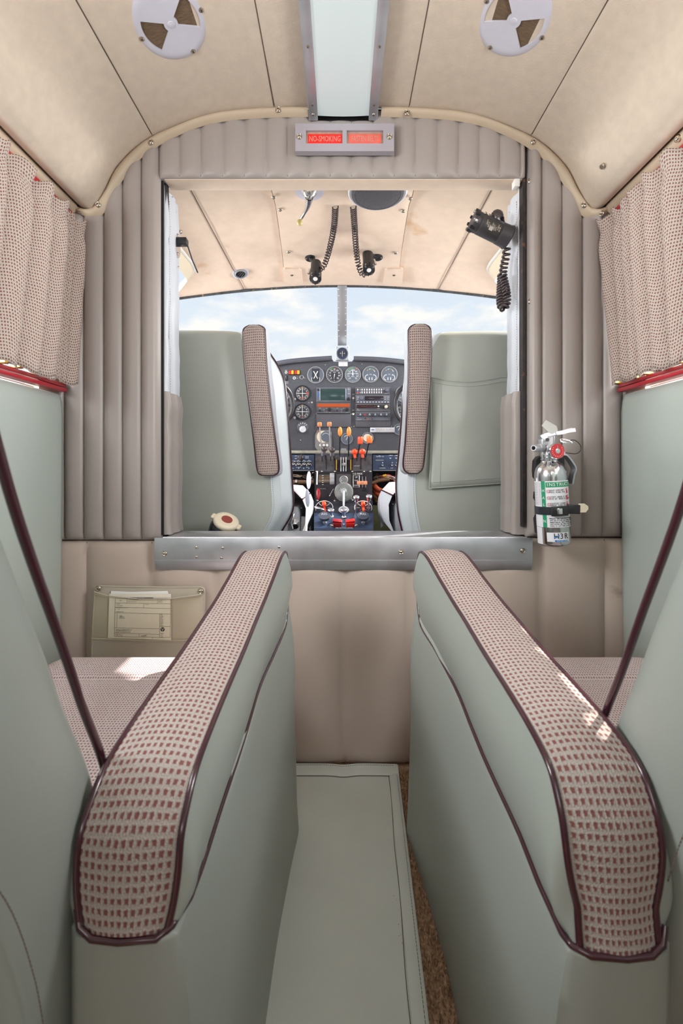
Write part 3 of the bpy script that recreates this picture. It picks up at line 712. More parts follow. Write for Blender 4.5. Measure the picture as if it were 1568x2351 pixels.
# ================================================================== CEILING FITTINGS
def ceil_hit(px, py):
    """where the sight line meets the headliner"""
    lo, hi = .2, 1.2
    for _ in range(40):
        m = (lo+hi)/2; p = P(px, py, m)
        if p.z < ceil_z(p.x-XC): lo = m
        else: hi = m
    p = P(px, py, lo); e = .004; sl = (ceil_z(p.x-XC+e)-ceil_z(p.x-XC-e))/(2*e)
    return p, Vector((sl, 0, -1)).normalized()
def vent(px, py, angs, label, scr):
    c, n = ceil_hit(px, py); root = thing('ceiling_vent', c, label, 'air vent', 'round cabin air vents in the headliner')
    u = Vector((1, 0, 0)); u = (u-n*u.dot(n)).normalized(); v = Vector((0, 1, 0))      # v forward
    R = .069
    def q(r, a, h): return c+(u*math.cos(a)+v*math.sin(a))*r+n*h
    def hgt(r): return .0052 if r < R*.82 else .0052*(1-((r/R-.82)/.18)**2)
    rad = [.006, .0125, .052, R*.82, R*.9, R*.96, R*.99, R]
    na = 72; op = []
    for a0 in angs: op.append((math.radians(a0-37), math.radians(a0+37)))
    def inside(am):
        return any(a <= am <= b or a <= am+2*PI <= b or a <= am-2*PI <= b for a, b in op)
    s = MB(); V = {}
    def vv(i, k, dn=False):
        key = (i, k % na, dn)
        if key not in V: V[key] = s.bm.verts.new(q(rad[i], 2*PI*(k % na)/na, hgt(rad[i])-(.004 if dn else 0)))
        return V[key]
    hole = set((i, k) for i in (1, ) for k in range(na) if inside(2*PI*(k+.5)/na))
    for i in range(len(rad)-1):
        for k in range(na):
            if (i, k) in hole: continue
            s.f([vv(i, k), vv(i, k+1), vv(i+1, k+1), vv(i+1, k)])
    for i, k in hole:
        for (i2, k2), (va, vb) in {(i-1, k): ((i, k), (i, k+1)), (i+1, k): ((i+1, k), (i+1, k+1)), (i, k-1): ((i, k), (i+1, k)), (i, k+1): ((i, k+1), (i+1, k+1))}.items():
            if (i2, k2 % na) not in hole: s.f([vv(*va), vv(*vb), vv(*vb, True), vv(*va, True)])
    s.f([vv(0, k) for k in range(na)])
    s.build('vent_disc', VENTP, root, sharp=35)
    for a0 in angs:
        s = MB(); aa = [math.radians(a0-39+78*k/10) for k in range(11)]
        s.grid([[q(r, a, .0022) for a in aa] for r in (.011, .033, .053)]); s.build('filter_mesh', MESHB, root)
    s = MB(); s.lathe(c+n*.005, n, [(.0065, 0), (.006, .0012), (.003, .0018)], 18); s.build('centre_boss', VENTP, root)
    for a in scr: screw(q(R*.87, math.radians(a), .0042), n, root, False, 1.1)
vent(391, 50, (165, -15), 'round lilac grey air vent in the headliner left of the ceiling light', (170, -9, 69))
vent(1181, 43, (200, 16), 'round lilac grey air vent in the headliner right of the ceiling light', (199, 13, 114))
s_c, s_n = P(1382, 379, .905), Vector((-.85, -.1, -.5)).normalized()
pg = thing('coat_peg', s_c, 'small steel peg in the right side of the headliner', 'coat peg')
s_c = s_c + Vector((.012, 0, .006))
s = MB(); s.lathe(s_c, s_n, [(.0095, 0), (.009, .0015), (.005, .0022)], 20); s.build('washer', SCREWM, pg)
s = MB(); s.lathe(s_c, (s_n+Vector((0, -.3, -.25))), [(.0042, 0), (.0042, .016), (.005, .017), (.005, .024), (.0035, .0255)], 16); s.build('pin', SCREWM, pg)

# ================================================================== WARNING SIGN
sg_ = thing('warning_sign', (0, .98, Z(347)), 'grey metal plate with red NO SMOKING and FASTEN BELTS windows above the doorway', 'sign')
def zp(x, y, d=.974): return P(660+x/6.03, 250+y/6.03, d)     # coordinates read on the enlarged plate
fy = .974
def plate_with_windows():
    s = MB(); xs_ = [108, 255, 762, 820, 1327, 1475]; ys_ = [202, 297, 478, 585]; c = {}
    def v(i, j, y):
        k = (i, j, y)
        if k not in c: q = zp(xs_[i], ys_[j]); c[k] = s.bm.verts.new((q.x, y, q.z))
        return c[k]
    for i in range(5):
        for j in range(3):
            hole = j == 1 and i in (1, 3)
            if hole:
                s.f([v(i, j, fy), v(i+1, j, fy), v(i+1, j, fy+.005), v(i, j, fy+.005)]); s.f([v(i, j+1, fy), v(i+1, j+1, fy), v(i+1, j+1, fy+.005), v(i, j+1, fy+.005)])
                s.f([v(i, j, fy), v(i, j+1, fy), v(i, j+1, fy+.005), v(i, j, fy+.005)]); s.f([v(i+1, j, fy), v(i+1, j+1, fy), v(i+1, j+1, fy+.005), v(i+1, j, fy+.005)])
            else: s.f([v(i, j, fy), v(i+1, j, fy), v(i+1, j+1, fy), v(i, j+1, fy)])
    for i in range(5):
        for j in (0, 3): s.f([v(i, j, fy), v(i+1, j, fy), v(i+1, j, fy+.014), v(i, j, fy+.014)])
    for j in range(3):
        for i in (0, 5): s.f([v(i, j, fy), v(i, j+1, fy), v(i, j+1, fy+.014), v(i, j, fy+.014)])
    return s.build('sign_plate', mat('lilac_grey_metal', srgb(172, 166, 174), .45, .2, var=.03), sg_, flat=True)
plate_with_windows()
SIGNB = mat('dusty_window_back', srgb(168, 138, 124), .5, var=.2, vscale=70); SIGNR = mat('lit_red_film', srgb(236, 30, 22), .4, emit=.35); SIGNP = mat('faded_red_film', srgb(222, 96, 84), .45, var=.15, vscale=60, emit=.1); SIGNT = mat('sign_letters', srgb(196, 150, 132), .5)
for x0, x1, r0, m, tx in ((255, 762, 282, SIGNR, 'NO-SMOKING'), (820, 1327, 850, SIGNP, 'FASTEN BELTS')):
    a = zp(x0, 297); b = zp(x1, 478); pane = MB(); pane.box(((a.x+b.x)/2, fy+.0055, (a.z+b.z)/2), (b.x-a.x, .001, a.z-b.z)); w1 = pane.build('sign_window', SIGNB, sg_)
    a2 = zp(r0, 328); b2 = zp(x1-(10 if m is SIGNR else 28), 472); q = MB(); q.box(((a2.x+b2.x)/2, fy+.0045, (a2.z+b2.z)/2), (b2.x-a2.x, .0008, a2.z-b2.z), bev=.0003); q.build('red_film', m, w1)
    q = MB(); q.text(tx, ((a2.x+b2.x)/2, fy+.0038, (a2.z+b2.z)/2+.0003), .0185, (1, 0, 0), (0, 0, 1), sx=(.60 if m is SIGNR else .52)); q.build('sign_lettering', SIGNT, w1)
for x, y in ((163, 386), (1412, 386)): screw(zp(x, y), (0, -1, 0), sg_, True, .9)

# ================================================================== DOCUMENT POCKET
dp = thing('document_pocket', (X(340), .99, -.44), 'stained clear-fronted vinyl document pocket on the lower bulkhead beside the left seat', 'document pocket')
py = .978
def pk(x, y, d=py): return P(200+x/5.6, 1330+y/5.6, d)
poly = [(140, 84), (300, 92), (560, 98), (810, 100), (1150, 104), (1460, 100), (1500, 120), (1512, 180), (1505, 500), (1490, 900), (1470, 1090), (60, 1090), (62, 900), (72, 600), (90, 300), (100, 150), (112, 100)]
s = MB(); s.prism([pk(*p) for p in poly], (0, .008, 0)); s.build('pocket_back', POCKV, dp, sharp=30)
s = MB(); s.tube([pk(*p) for p in poly[:6]], .0016, 6); s.tube([pk(*p) for p in poly[5:11]], .0016, 6); s.tube([pk(*p) for p in poly[11:]+[poly[0]]], .0016, 6); s.build('pocket_edge_binding', POCKV, dp)
fr_ = [(110, 150), (300, 205), (700, 245), (1090, 240), (1480, 185), (1480, 770), (1100, 775), (700, 772), (75, 745)]
s = MB(); s.prism([pk(*p) for p in fr_], (0, .0006, 0)); o = s.build('clear_front', CLEARV, dp, sharp=30); o.location.y -= .006
s = MB(); s.tube([pk(x, y)+Vector((0, -.006, 0)) for x, y in fr_[:5]], .0011, 5); s.tube([pk(x, y)+Vector((0, -.006, 0)) for x, y in fr_[5:]], .0011, 5); s.build('pocket_hem', POCKV, dp)
s = MB(); stitches(s, [pk(x+8, y)+Vector((0, -.0015, 0)) for x, y in ((100, 170), (82, 400), (70, 650), (72, 940))], .0035, .0022, .0004, 3)
stitches(s, [pk(x, y)+Vector((0, -.0078, 0)) for x, y in ((80, 775), (700, 790), (1110, 793), (1400, 790))], .0035, .0022, .0004, 3)
stitches(s, [pk(x, y)+Vector((0, -.0078, 0)) for x, y in ((120, 175), (300, 228), (700, 262), (1090, 258), (1470, 205))], .0035, .0022, .0004, 3)
q = s.build('pocket_stitching', mat('straw_thread', srgb(196, 186, 156), .8), dp); q['kind'] = 'stuff'
for x, y in ((143, 116), (1458, 153)): screw(pk(x, y, py-.002), (0, -1, 0), dp, s=.85)
def sheet(name, pts, dy, m, label, grp=None):
    s = MB(); s.prism([pk(*p)+Vector((0, dy, 0)) for p in pts], (0, .0004, 0)); r = s.build(name, m, flat=True); tag(r, label, 'paper', grp); return r
sheet('paper_sheet', [(312, 146), (560, 158), (1040, 146), (1050, 184), (1050, 500), (320, 500)], -.0020, PAPERW, 'blank white sheet showing above the printed form in the document pocket')
pr = sheet('printed_form', [(296, 180), (1086, 182), (1090, 775), (700, 762), (276, 748), (286, 480)], -.0034, PAPER, 'printed registration form with a black round seal in the document pocket')
s = MB(); dd = py-.0037
def ln(x0, y0, x1, y1, w_=.00035): s.tube([pk(x0, y0, dd), pk(x1, y1, dd)], w_, 3)
for a in ((362, 245, 1075, 245), (365, 302, 1073, 316), (365, 360, 1073, 376), (362, 430, 1070, 446), (352, 625, 930, 636), (352, 690, 930, 708), (350, 738, 1070, 748), (362, 245, 350, 738), (1075, 245, 1068, 748), (935, 446, 930, 748), (385, 440, 380, 625), (515, 248, 515, 300), (905, 250, 905, 312), (728, 312, 728, 368), (668, 700, 668, 740), (930, 606, 1070, 608)): ln(*a)
s.build('form_rules', PRINT, pr)
s = MB(); dd = py-.0038
def tx(t, x, y, sz, al='LEFT', sx=1): s.text(t, pk(x, y, dd), sz, (1, 0, 0), (0, 0, 1), al, sx=sx)
tx('REGISTRATION NOT TRANSFERABLE', 700, 238, .0030, 'CENTER', 1.05)
rnd = random.Random(3)
def blur(x0, x1, y, sz=.0022, n=None):
    ws = ''; k = n or int((x1-x0)/13)
    for _ in range(k): ws += rnd.choice('aeinorstlcu    ')
    tx(ws, x0, y, sz)
for a in ((420, 505, 272), (530, 890, 262), (525, 890, 285), (915, 1065, 272), (915, 1060, 290), (375, 520, 318), (740, 885, 322), (375, 600, 340), (370, 820, 365), (400, 440, 384), (375, 620, 418), (412, 545, 468), (412, 610, 482), (412, 600, 498), (365, 910, 648), (365, 900, 663), (365, 890, 680), (365, 640, 708), (365, 640, 726), (690, 920, 728), (940, 1060, 698), (940, 1055, 722), (940, 1050, 742)): blur(*a)
for k in range(10): blur(942, 1055, 452+k*16, .0019)
s.build('form_text', INK, pr, kind='stuff')
s = MB(); c = pk(970, 644, py-.0036); s.lathe(c, (0, -1, 0), [(.0047, 0), (.0047, .0002)], 24); s.build('round_seal', INK, pr)
s = MB()
for k in range(3):
    a = 2*PI*k/3+.5; u = Vector((math.cos(a), 0, math.sin(a))); v = Vector((-math.sin(a), 0, math.cos(a))); o_ = c+Vector((0, -.0004, 0))
    s.prism([o_, o_+u*.0018+v*.0007, o_+u*.0038+v*.0002, o_+u*.0030-v*.0010, o_+u*.0014-v*.0008], (0, -.0001, 0))
s.build('seal_blades', PAPERW, pr, flat=True)
s = MB(); s.tube([pk(x, y, py-.0039) for x, y in ((690, 735), (705, 722), (712, 738), (724, 718), (735, 736), (750, 715), (770, 712))], .0003, 4); s.build('signature', INK, pr)

# ================================================================== FIRE EXTINGUISHER
fe = thing('fire_extinguisher', (.485, .94, -.175), 'polished steel HALON fire extinguisher strapped to the right bulkhead', 'fire extinguisher')
FD = .925
def fx(x, y, d=FD): return P(1190+x/7.344, 950+y/7.344, d)
base = fx(606, 2182); topc = fx(530, 845); ax = (topc-base); Lc = ax.length; ax.normalize()
Rr = .0322
def onc(h, ang, r=Rr):    # point on the cylinder; ang 0 faces the cabin, + to the right
    e1 = Vector((1, 0, 0)); e1 = (e1-ax*e1.dot(ax)).normalized(); e2 = ax.cross(e1)   # e2 -> forward
    if e2.y > 0: e2 = -e2
    ang -= .44
    return base+ax*h+(e2*math.cos(ang)+e1*math.sin(ang))*r
s = MB(); s.lathe(base, ax, [(.018, -.003), (.026, -.0035), (.0305, 0), (Rr, .004), (Rr, Lc-.028), (.0314, Lc-.018), (.0285, Lc-.008), (.024, Lc-.001), (.0185, Lc+.003), (.0175, Lc+.006)], 48); s.build('bottle', STEEL, fe, sharp=60)
s = MB(); s.lathe(topc+ax*.003, ax, [(.0178, 0), (.0178, .002), (.0166, .003), (.0166, .005), (.0178, .006), (.0178, .008), (.0166, .009), (.0166, .011), (.0178, .012), (.0178, .016)], 32); s.build('neck_ring', STEEL, fe)
def wrap(h0, h1, a0, a1, m, name, parent, off=.0004, n=14):
    rows = [[onc(h, a0+(a1-a0)*k/n, Rr+off) for k in range(n+1)] for h in (h0, h1)]
    s = MB(); s.grid(rows); return s.build(name, m, parent, sharp=80)
def hz_(y): return (fx(560, y)-base).dot(ax)
hl0, hl1 = hz_(1885), hz_(1122)
lab = wrap(hl0, hl1, -1.4, 1.9, WHITEP, 'label_sheet', fe, n=30)
wrap(hz_(2170), hz_(1890), -1.35, -.72, WHITEP, 'side_label', fe)
wrap(hl0, hl1, -.62, -.36, GREENL, 'green_band', lab, .0007)
wrap(hz_(1225), hz_(1140), -.33, 1.5, GREENL, 'instruction_band', lab, .0007)
def ctext(body, h, a0, size, m, name, parent=lab, sx=1., vert=False, adv=None):
    """lettering bent round the bottle, one glyph after another"""
    s = MB(); a = a0
    for ch in body:
        e_ = onc(h, a, Rr+.0011); e1 = (onc(h, a+.01)-onc(h, a-.01)).normalized()
        if ch != ' ': s.text(ch, e_, size, e1, ax, depth=.0002, sx=sx)
        a += (adv or size*.66*sx)/Rr
    return s.build(name, m, parent)
ctext('INSTRUCTIONS', hz_(1182), -.21, .0098, WHITE, 'instruction_lettering', sx=.95)
for ch, y in zip('HALON', (1265, 1385, 1495, 1620, 1770)):
    ctext(ch, hz_(y+15), -.49, .0082, WHITE, 'halon_letter')
for i, (y, a, b) in enumerate(((1290, 'HOLD UPRIGHT.', 'PULL RING PIN.'), (1398, 'START BACK 8 FEET.', 'AIM AT BASE OF FIRE.'), (1506, 'SQUEEZE LEVER.', 'SWEEP SIDE TO SIDE.'))):
    ctext(a, hz_(y-14), -.09, .0045, INK, 'instruction_text', sx=.8, adv=.0024); ctext(b, hz_(y+18), -.09, .0045, INK, 'instruction_text', sx=.8, adv=.0024)
    c = onc(hz_(y), -.19, Rr+.0012); t1 = (onc(0, -.18)-onc(0, -.20)).normalized()
    s = MB(); s.tube([c+(t1*math.cos(2*PI*k/14)+ax*math.sin(2*PI*k/14))*.0030 for k in range(14)], .0003, 4, closed=True); s.build('number_ring', REDINK, lab)
    ctext(str(i+1), hz_(y), -.19, .0042, REDINK, 'step_number')
    s = MB(); c = onc(hz_(y+8), 1.02, Rr+.0008); t1 = (onc(0, 1.03)-onc(0, 1.01)).normalized(); s.tube([c-ax*.004, c+ax*.002], .0016, 6); s.tube([c+ax*.003, c+ax*.0045-t1*.003], .0006, 5); s.tube([c+ax*.003, c+ax*.006+t1*.001], .0006, 5)
    s.build('extinguisher_pictogram', REDINK, lab)
for k, t in enumerate(('WARNING: THE CONCENTRATED AGENT WHEN', 'APPLIED TO FIRE CAN PRODUCE TOXIC BYPRODUCTS', 'INHALATION OF THESE MATERIALS. DO NOT USE', 'VENTILATING THE AREA. DO NOT USE IN', 'SPACES OF LESS THAN 156 CUBIC FEET PER')):
    ctext(t, hz_(1740+k*30), -.18+.02*(k % 2), .0038, INK, 'warning_text', sx=.7, adv=.00155)
for k in range(14): ctext('lorem ipsum dol'.translate(str.maketrans('lm', 'in')) if False else 'ii nr on ti ae r', hz_(1150+k*27), -1.35, .003, PRINT, 'small_print', sx=.7, adv=.0016)
lg = wrap(hz_(2120), hz_(1968), -.42, .98, WHITEP, 'maker_label', fe)
s = MB()
ctext('H3R', hz_(2030), .14, .0165, INK, 'maker_letters', lg, sx=.95, adv=.0098)
wrap(hz_(2118), hz_(2090), .04, .86, BLUEP, 'blue_strip', lg, .0007)
ctext('AVIATION', hz_(2104), .20, .0036, WHITE, 'strip_letters', lg, adv=.0026)
s = MB(); s.tube([onc(hz_(y), a, Rr+.0016) for a, y in ((.0, 2052), (.07, 2040), (.15, 2038), (.23, 2028), (.30, 2012))], .0011, 6); s.build('blue_swoosh', BLUEP, lg)
# strap, buckle
s = MB(); h = hz_(1612)
rows = [[onc(h+dh, -2.2+4.2*k/36, Rr+o_) for k in range(37)] for dh, o_ in ((-.0085, .0008), (-.008, .0024), (.008, .0024), (.0085, .0008))]
s.grid(rows); s.build('strap', BLACKM, fe, sharp=60)
bc = onc(h, .34, Rr+.006); e1 = (onc(h, .50)-onc(h, .44)).normalized(); nn = e1.cross(ax); nn = nn if nn.y < 0 else -nn
Rm = Matrix((e1, nn, ax)).transposed()
s = MB(); s.box(bc, (.034, .006, .020), Rm, .0015); s.build('buckle', BLACK, fe)
s = MB(); s.box(bc+nn*.0042-e1*.002, (.011, .003, .012), Rm, .001); s.build('buckle_latch', CHROME, fe)
s = MB(); s.box(bc+e1*.029+ax*.002, (.026, .006, .019), Rm @ Matrix.Rotation(.1, 3, 'Y'), .0015); s.build('buckle_lever', BLACK, fe)
tb = bc+e1*.050+ax*.004; s = MB(); s.prism([tb+e1*a+ax*b-nn*.002 for a, b in ((-.009, -.009), (.003, -.0095), (.009, -.003), (.0085, .003), (.001, .0085), (-.009, .009))], nn*.004); s.build('lever_tip', IVORY, fe, flat=True)
# valve head, nozzle, gauge, levers, pin
vb = topc+ax*.019
s = MB(); s.lathe(vb, ax, [(.0165, 0), (.0170, .004), (.0150, .008), (.0130, .010), (.0130, .038), (.0100, .042)], 24); s.box(vb+ax*.030+Vector((-.004, 0, 0)), (.030, .022, .024), bev=.003); s.build('valve_body', ALU, fe, sharp=50)
nz0 = fx(400, 575, FD-.004); nz1 = fx(255, 578, FD-.024)
s = MB(); dr = (nz1-nz0).normalized(); Ln = (nz1-nz0).length; s.lathe(nz0, dr, [(.0085, 0), (.0085, Ln*.42), (.0070, Ln*.45), (.0070, Ln*.95), (.0062, Ln), (.0042, Ln), (.0042, Ln*.6)], 20, True, False); s.build('nozzle', ALU, fe, sharp=40)
s = MB(); s.lathe(nz0+dr*Ln*.62, dr, [(.0042, 0), (.0041, .001)], 16); s.build('nozzle_bore', VOID, fe)
gc = fx(662, 628, FD-.034); gax = Vector((.12, -1, .02)).normalized()
s = MB(); s.lathe(gc-gax*.014, gax, [(.010, 0), (.0155, .003), (.0165, .006), (.0165, .012), (.0155, .0145), (.0148, .0140)], 32); s.build('gauge_case', CHROME, fe, sharp=40)
s = MB(); s.lathe(gc+gax*.0002, gax, [(.0149, 0), (.0148, .0004)], 32); gf = s.build('gauge_face', REDINK, fe)
gu = Vector((1, .12, 0)).normalized(); gv = gu.cross(gax); gv = gv if gv.z > 0 else -gv
s = MB(); s.prism([gc]+[gc+(gu*math.sin(a)+gv*math.cos(a))*.0135 for a in (-.55, -.3, 0, .25, .5)], gax*.0003); s.build('green_zone', GREENL, gf, flat=True)
s = MB(); s.lathe(gc, gax, [(.0055, 0), (.0052, .0012), (.002, .0018)], 20); s.tube([gc+gax*.0012, gc+gax*.0012+gv*.011-gu*.001], .0006, 5); s.build('gauge_needle', CHROME, gf)
s = MB()
for k in range(14):
    a = .9+k*.34; s.tube([gc+gax*.0004+(gu*math.sin(a)+gv*math.cos(a))*r for r in (.0105, .0125)], .0004, 4)
s.build('gauge_ticks', WHITE, gf)
def bar(name, pts, wd, th, m=CHROME, par=fe):
    pts = catmull(pts, 5); s = MB(); rows = []
    for i, p in enumerate(pts):
        t = (pts[min(i+1, len(pts)-1)]-pts[max(i-1, 0)]).normalized(); sd = Vector((0, 1, 0)); sd = (sd-t*sd.dot(t)).normalized(); nr = t.cross(sd)
        rows.append([p+sd*a*wd/2+nr*b*th/2 for a, b in ((-1, -.6), (-.8, 1), (.8, 1), (1, -.6))])
    R = s.grid(rows, cu=True); s.cap(R[0], True); s.cap(R[-1]); return s.build(name, m, par, sharp=50)
bar('top_lever', [fx(360, 410, FD-.004), fx(430, 375, FD-.004), fx(560, 345, FD-.004), fx(700, 330, FD-.004), fx(820, 300, FD-.004), fx(930, 285, FD-.004)], .019, .010, ALU)
bar('carry_handle', [fx(700, 690, FD), fx(780, 700, FD), fx(860, 790, FD), fx(935, 920, FD), fx(905, 1030, FD), fx(880, 1180, FD)], .020, .005, ALU)
s = MB(); s.cyl(fx(488, 435, FD-.018), fx(488, 435, FD-.012), .0035, seg=14); s.build('lever_rivet', CHROME, fe)
s = MB(); s.prism([fx(x, y, FD-.012) for x, y in ((465, 105), (640, 205), (660, 260), (655, 300), (560, 340), (520, 320), (390, 200))], (0, -.0006, 0)); s.build('plastic_tag', mat('milky_tag', srgb(196, 194, 190), .5), fe, flat=True)
s = MB(); s.prism([fx(x, y, FD-.006) for x, y in ((670, 300), (880, 235), (915, 240), (925, 280), (760, 345), (690, 345))], (0, -.0006, 0)); s.build('plastic_tag', MATS['milky_tag'], fe, flat=True)
s = MB()
for k, (a, b) in enumerate((((700, 440), (880, 470)), ((700, 455), (905, 490)))):
    a, b = fx(*a, FD-.016), fx(*b, FD-.016); c = (a+b)/2; u = (b-a)/2; s.tube([c+u*math.cos(2*PI*i/24)+Vector((0, .3, .9)).normalized()*math.sin(2*PI*i/24)*.0035+Vector((0, -.001*k, 0)) for i in range(24)], .0007, 6, closed=True)
s.tube([fx(620, 300, FD-.02), fx(650, 380, FD-.02), fx(700, 440, FD-.018)], .0006, 5)
s.build('pull_ring', CHROME, fe)
s = MB(); s.tube(catmull([fx(870, 450, FD-.016), fx(960, 450, FD-.014), fx(1050, 540, FD-.01), (fx(1040, 630, FD-.01)), fx(960, 675, FD-.01), fx(800, 657, FD-.012)], 8), .0008, 6); s.build('safety_cord', BLACK, fe)
# wall bracket
s = MB(); s.prism([fx(x, y, .982) for x, y in ((400, 690), (290, 720), (235, 790), (225, 950), (235, 1070), (270, 1110), (700, 1110), (700, 700))], (0, -.02, 0)); s.box(fx(520, 1500, .976), (.045, .02, .17), bev=.002)
s.prism([fx(x, y, .982) for x, y in ((255, 1310), (245, 1420), (290, 1480), (330, 1480), (330, 1300))], (0, -.03, 0)); s.prism([fx(x, y, .982) for x, y in ((280, 1690), (250, 1760), (275, 2005), (340, 2005), (340, 1690))], (0, -.03, 0)); s.build('wall_bracket', BLACK, fe, sharp=30)

# ================================================================== COCKPIT SHELL
def zc(x): return .81-.27*x*x
def yf(x): return 1.906-.361*x*x
cc = thing('ceiling', (0, 1.5, .8), kind='structure')
def xout(y):
    """outer edge of the headliner, notched round the side windows"""
    return lerp1([1.0, 1.12, 1.18, 1.22, 1.55, 1.585, 1.61, 1.72, 1.76, 2.0], [.74, .70, .60, .535, .525, .53, .55, .655, .70, .70], y)
def cpanel(fa, fb):
    rows = []
    for k in range(61):
        row = []
        for j in range(15):
            u = j/14
            y0 = 1.04; t = k/60
            # iterate: y depends on x through the front edge
            y = y0+t*(1.906-y0)
            for _ in range(3):
                xa, xb = fa(y), fb(y); x = xa+(xb-xa)*u; y = y0+t*(yf(x)-y0)
            row.append(Vector((x, y, zc(x)+(.003 if j in (0, 14) else 0)+.0015*noise.noise(Vector((x*6, y*6, 8))))))
        rows.append(row)
    s = MB(); s.grid(rows); return s.build('headliner_panel', HEADC, cc, sharp=50)
cpanel(lambda y: -xout(y), lambda y: -.41); cpanel(lambda y: -.41, lambda y: .41); cpanel(lambda y: .41, lambda y: xout(y))
s = MB(); s.grid([[Vector((x, yf(x)+.02*0 if j else 1.035, zc(x)+.02)) for x in [-.53+1.06*k/20 for k in range(21)]] for j in (0, 1)]); s.build('ceiling_shell', SEAM, cc)
for x in (-.41, .41):
    s = MB(); s.tube([Vector((x, y, zc(x)+.0005)) for y in (1.06, 1.4, 1.84)], .0012, 5); s.build('seam_line', SEAM, cc)
def cz_(px, py, drop=0.):
    """sight line meets the cockpit headliner"""
    lo, hi = .9, 2.3
    for _ in range(40):
        m = (lo+hi)/2; p = P(px, py, m)
        if p.z < zc(p.x)-drop: lo = m
        else: hi = m
    return P(px, py, lo)
s = MB(); s.tube([Vector((x, yf(x)+.003, zc(x)-.001)) for x in [-.69+1.38*k/40 for k in range(41)]], .0065, 6); s.build('windshield_sealant', mat('cracked_sealant', srgb(70, 72, 76), .8, var=.4, vscale=60, spots=(70, .6, srgb(170, 150, 100))), cc)
for sd in (-1, 1):
    ys = [1.12, 1.16, 1.19, 1.22, 1.35, 1.47, 1.53, 1.565, 1.585, 1.605, 1.64, 1.68, 1.72, 1.76]
    s = MB(); s.tube([Vector((sd*(xout(y)+.004), y, zc(xout(y))-.001)) for y in ys], .006, 8); s.build('side_window_trim', PAINTW, cc)
    s = MB(); s.grid([[Vector((sd*(xout(y)+dx), y, zc(xout(y))-dz)) for dx, dz in ((.003, 0), (.012, .02), (.03, .045))] for y in ys]); s.build('side_window_reveal', IVORY, cc)
# raised overhead panel with the speaker and map lights
op = [(622, 430), (628, 452), (633, 472), (640, 520), (648, 580), (655, 650)]; opr = [(951, 430), (945, 452), (938, 472), (930, 520), (921, 580), (914, 650)]
rows = []
for i, ((xa, ya), (xb, yb)) in enumerate(zip(op, opr)):
    dr = [.022, .021, .010, .009, .009, .009][i]; row = [cz_(xa, ya, -.002)]
    for k in range(13): row.append(cz_(xa+(xb-xa)*k/12, ya, dr*(1 if 0 < k < 12 else .75)))
    row.append(cz_(xb, yb, -.002)); rows.append(row)
ohp = thing('overhead_panel', (0, 1.5, .78), 'raised cream overhead panel in the cockpit ceiling with screwed edges', 'panel')
s = MB(); s.grid(rows); s.build('panel_pad', HEADC, ohp, sharp=70)
s = MB(); s.tube([r[0]+Vector((0, 0, -.002)) for r in rows], .0013, 5); s.tube([r[-1]+Vector((0, 0, -.002)) for r in rows], .0013, 5); s.build('panel_edge', SEAM, ohp)
for x, y in ((628.5, 453), (643.5, 482), (662.5, 579), (942, 456), (925.5, 485), (908.5, 581)): screw(cz_(x, y, .0215 if y < 460 else .0105), (0, 0, -1), ohp, True, .95)
for x0, x1, y0, y1, lb in ((646, 694, 618, 657, 'left'), (881, 928, 618, 659, 'right')):
    a = [(x0+4, y0+2), (x0+8, y0), (x1-8, y0), (x1-2, y0+3), (x1+1, y1), (x0+1+5, y1)] if x0 < 700 else [(x0+3, y0+3), (x0+8, y0), (x1-8, y0), (x1-2, y0+2), (x1-5, y1), (x0-1, y1)]
    s = MB(); s.prism([cz_(x, min(y, 650), .014)+Vector((0, 0, -.004*(y-640)/18 if y > 650 else 0)) for x, y in a], (0, 0, .009)); fl_ = thing('ceiling_flap', P((x0+x1)/2, y1, 1.84), lb+' of the two small cream flaps at the top edge of the windshield', 'flap', 'flaps above the windshield')
    s.build('flap_body', HEADC, fl_, sharp=30); screw(cz_((x0+x1)/2, y0+13, .0145), (0, 0, -1), fl_, False, 1.6)

# ---- windshield
ws = thing('window_3', (0, 2.1, .5), kind='structure')
def bot(x): return Vector((x, 2.42-.75*x*x, .50-.1*x*x))
for sd in (-1, 1):
    s = MB(); s.grid([[Vector((sd*x, yf(x)+.004, zc(x)-.002)).lerp(bot(sd*x), t) for x in [.018+.672*k/14 for k in range(15)]] for t in (0, .25, .5, .75, 1)]); s.build('windshield_pane', GLASS, ws)
pt, pb = P(785.5, 655, 1.903), P(785.5, 822, 2.17)
dv = (pb-pt).normalized(); Rm = Matrix((Vector((1, 0, 0)), dv.cross(Vector((1, 0, 0))), dv)).transposed()
s = MB(); s.box((pt+pb)/2, (.042, .008, (pb-pt).length), Rm, .001); s.build('centre_post', DSTEEL, ws)
for k in range(9):
    for sx_ in (-.016, .016):
        p = pt.lerp(pb, .05+.62*k/8); s = MB(); s.ball(p+Vector((sx_, -.005, -.001)), .0022, (1, .6, 1), 6); s.build('rivet', STEEL, ws)

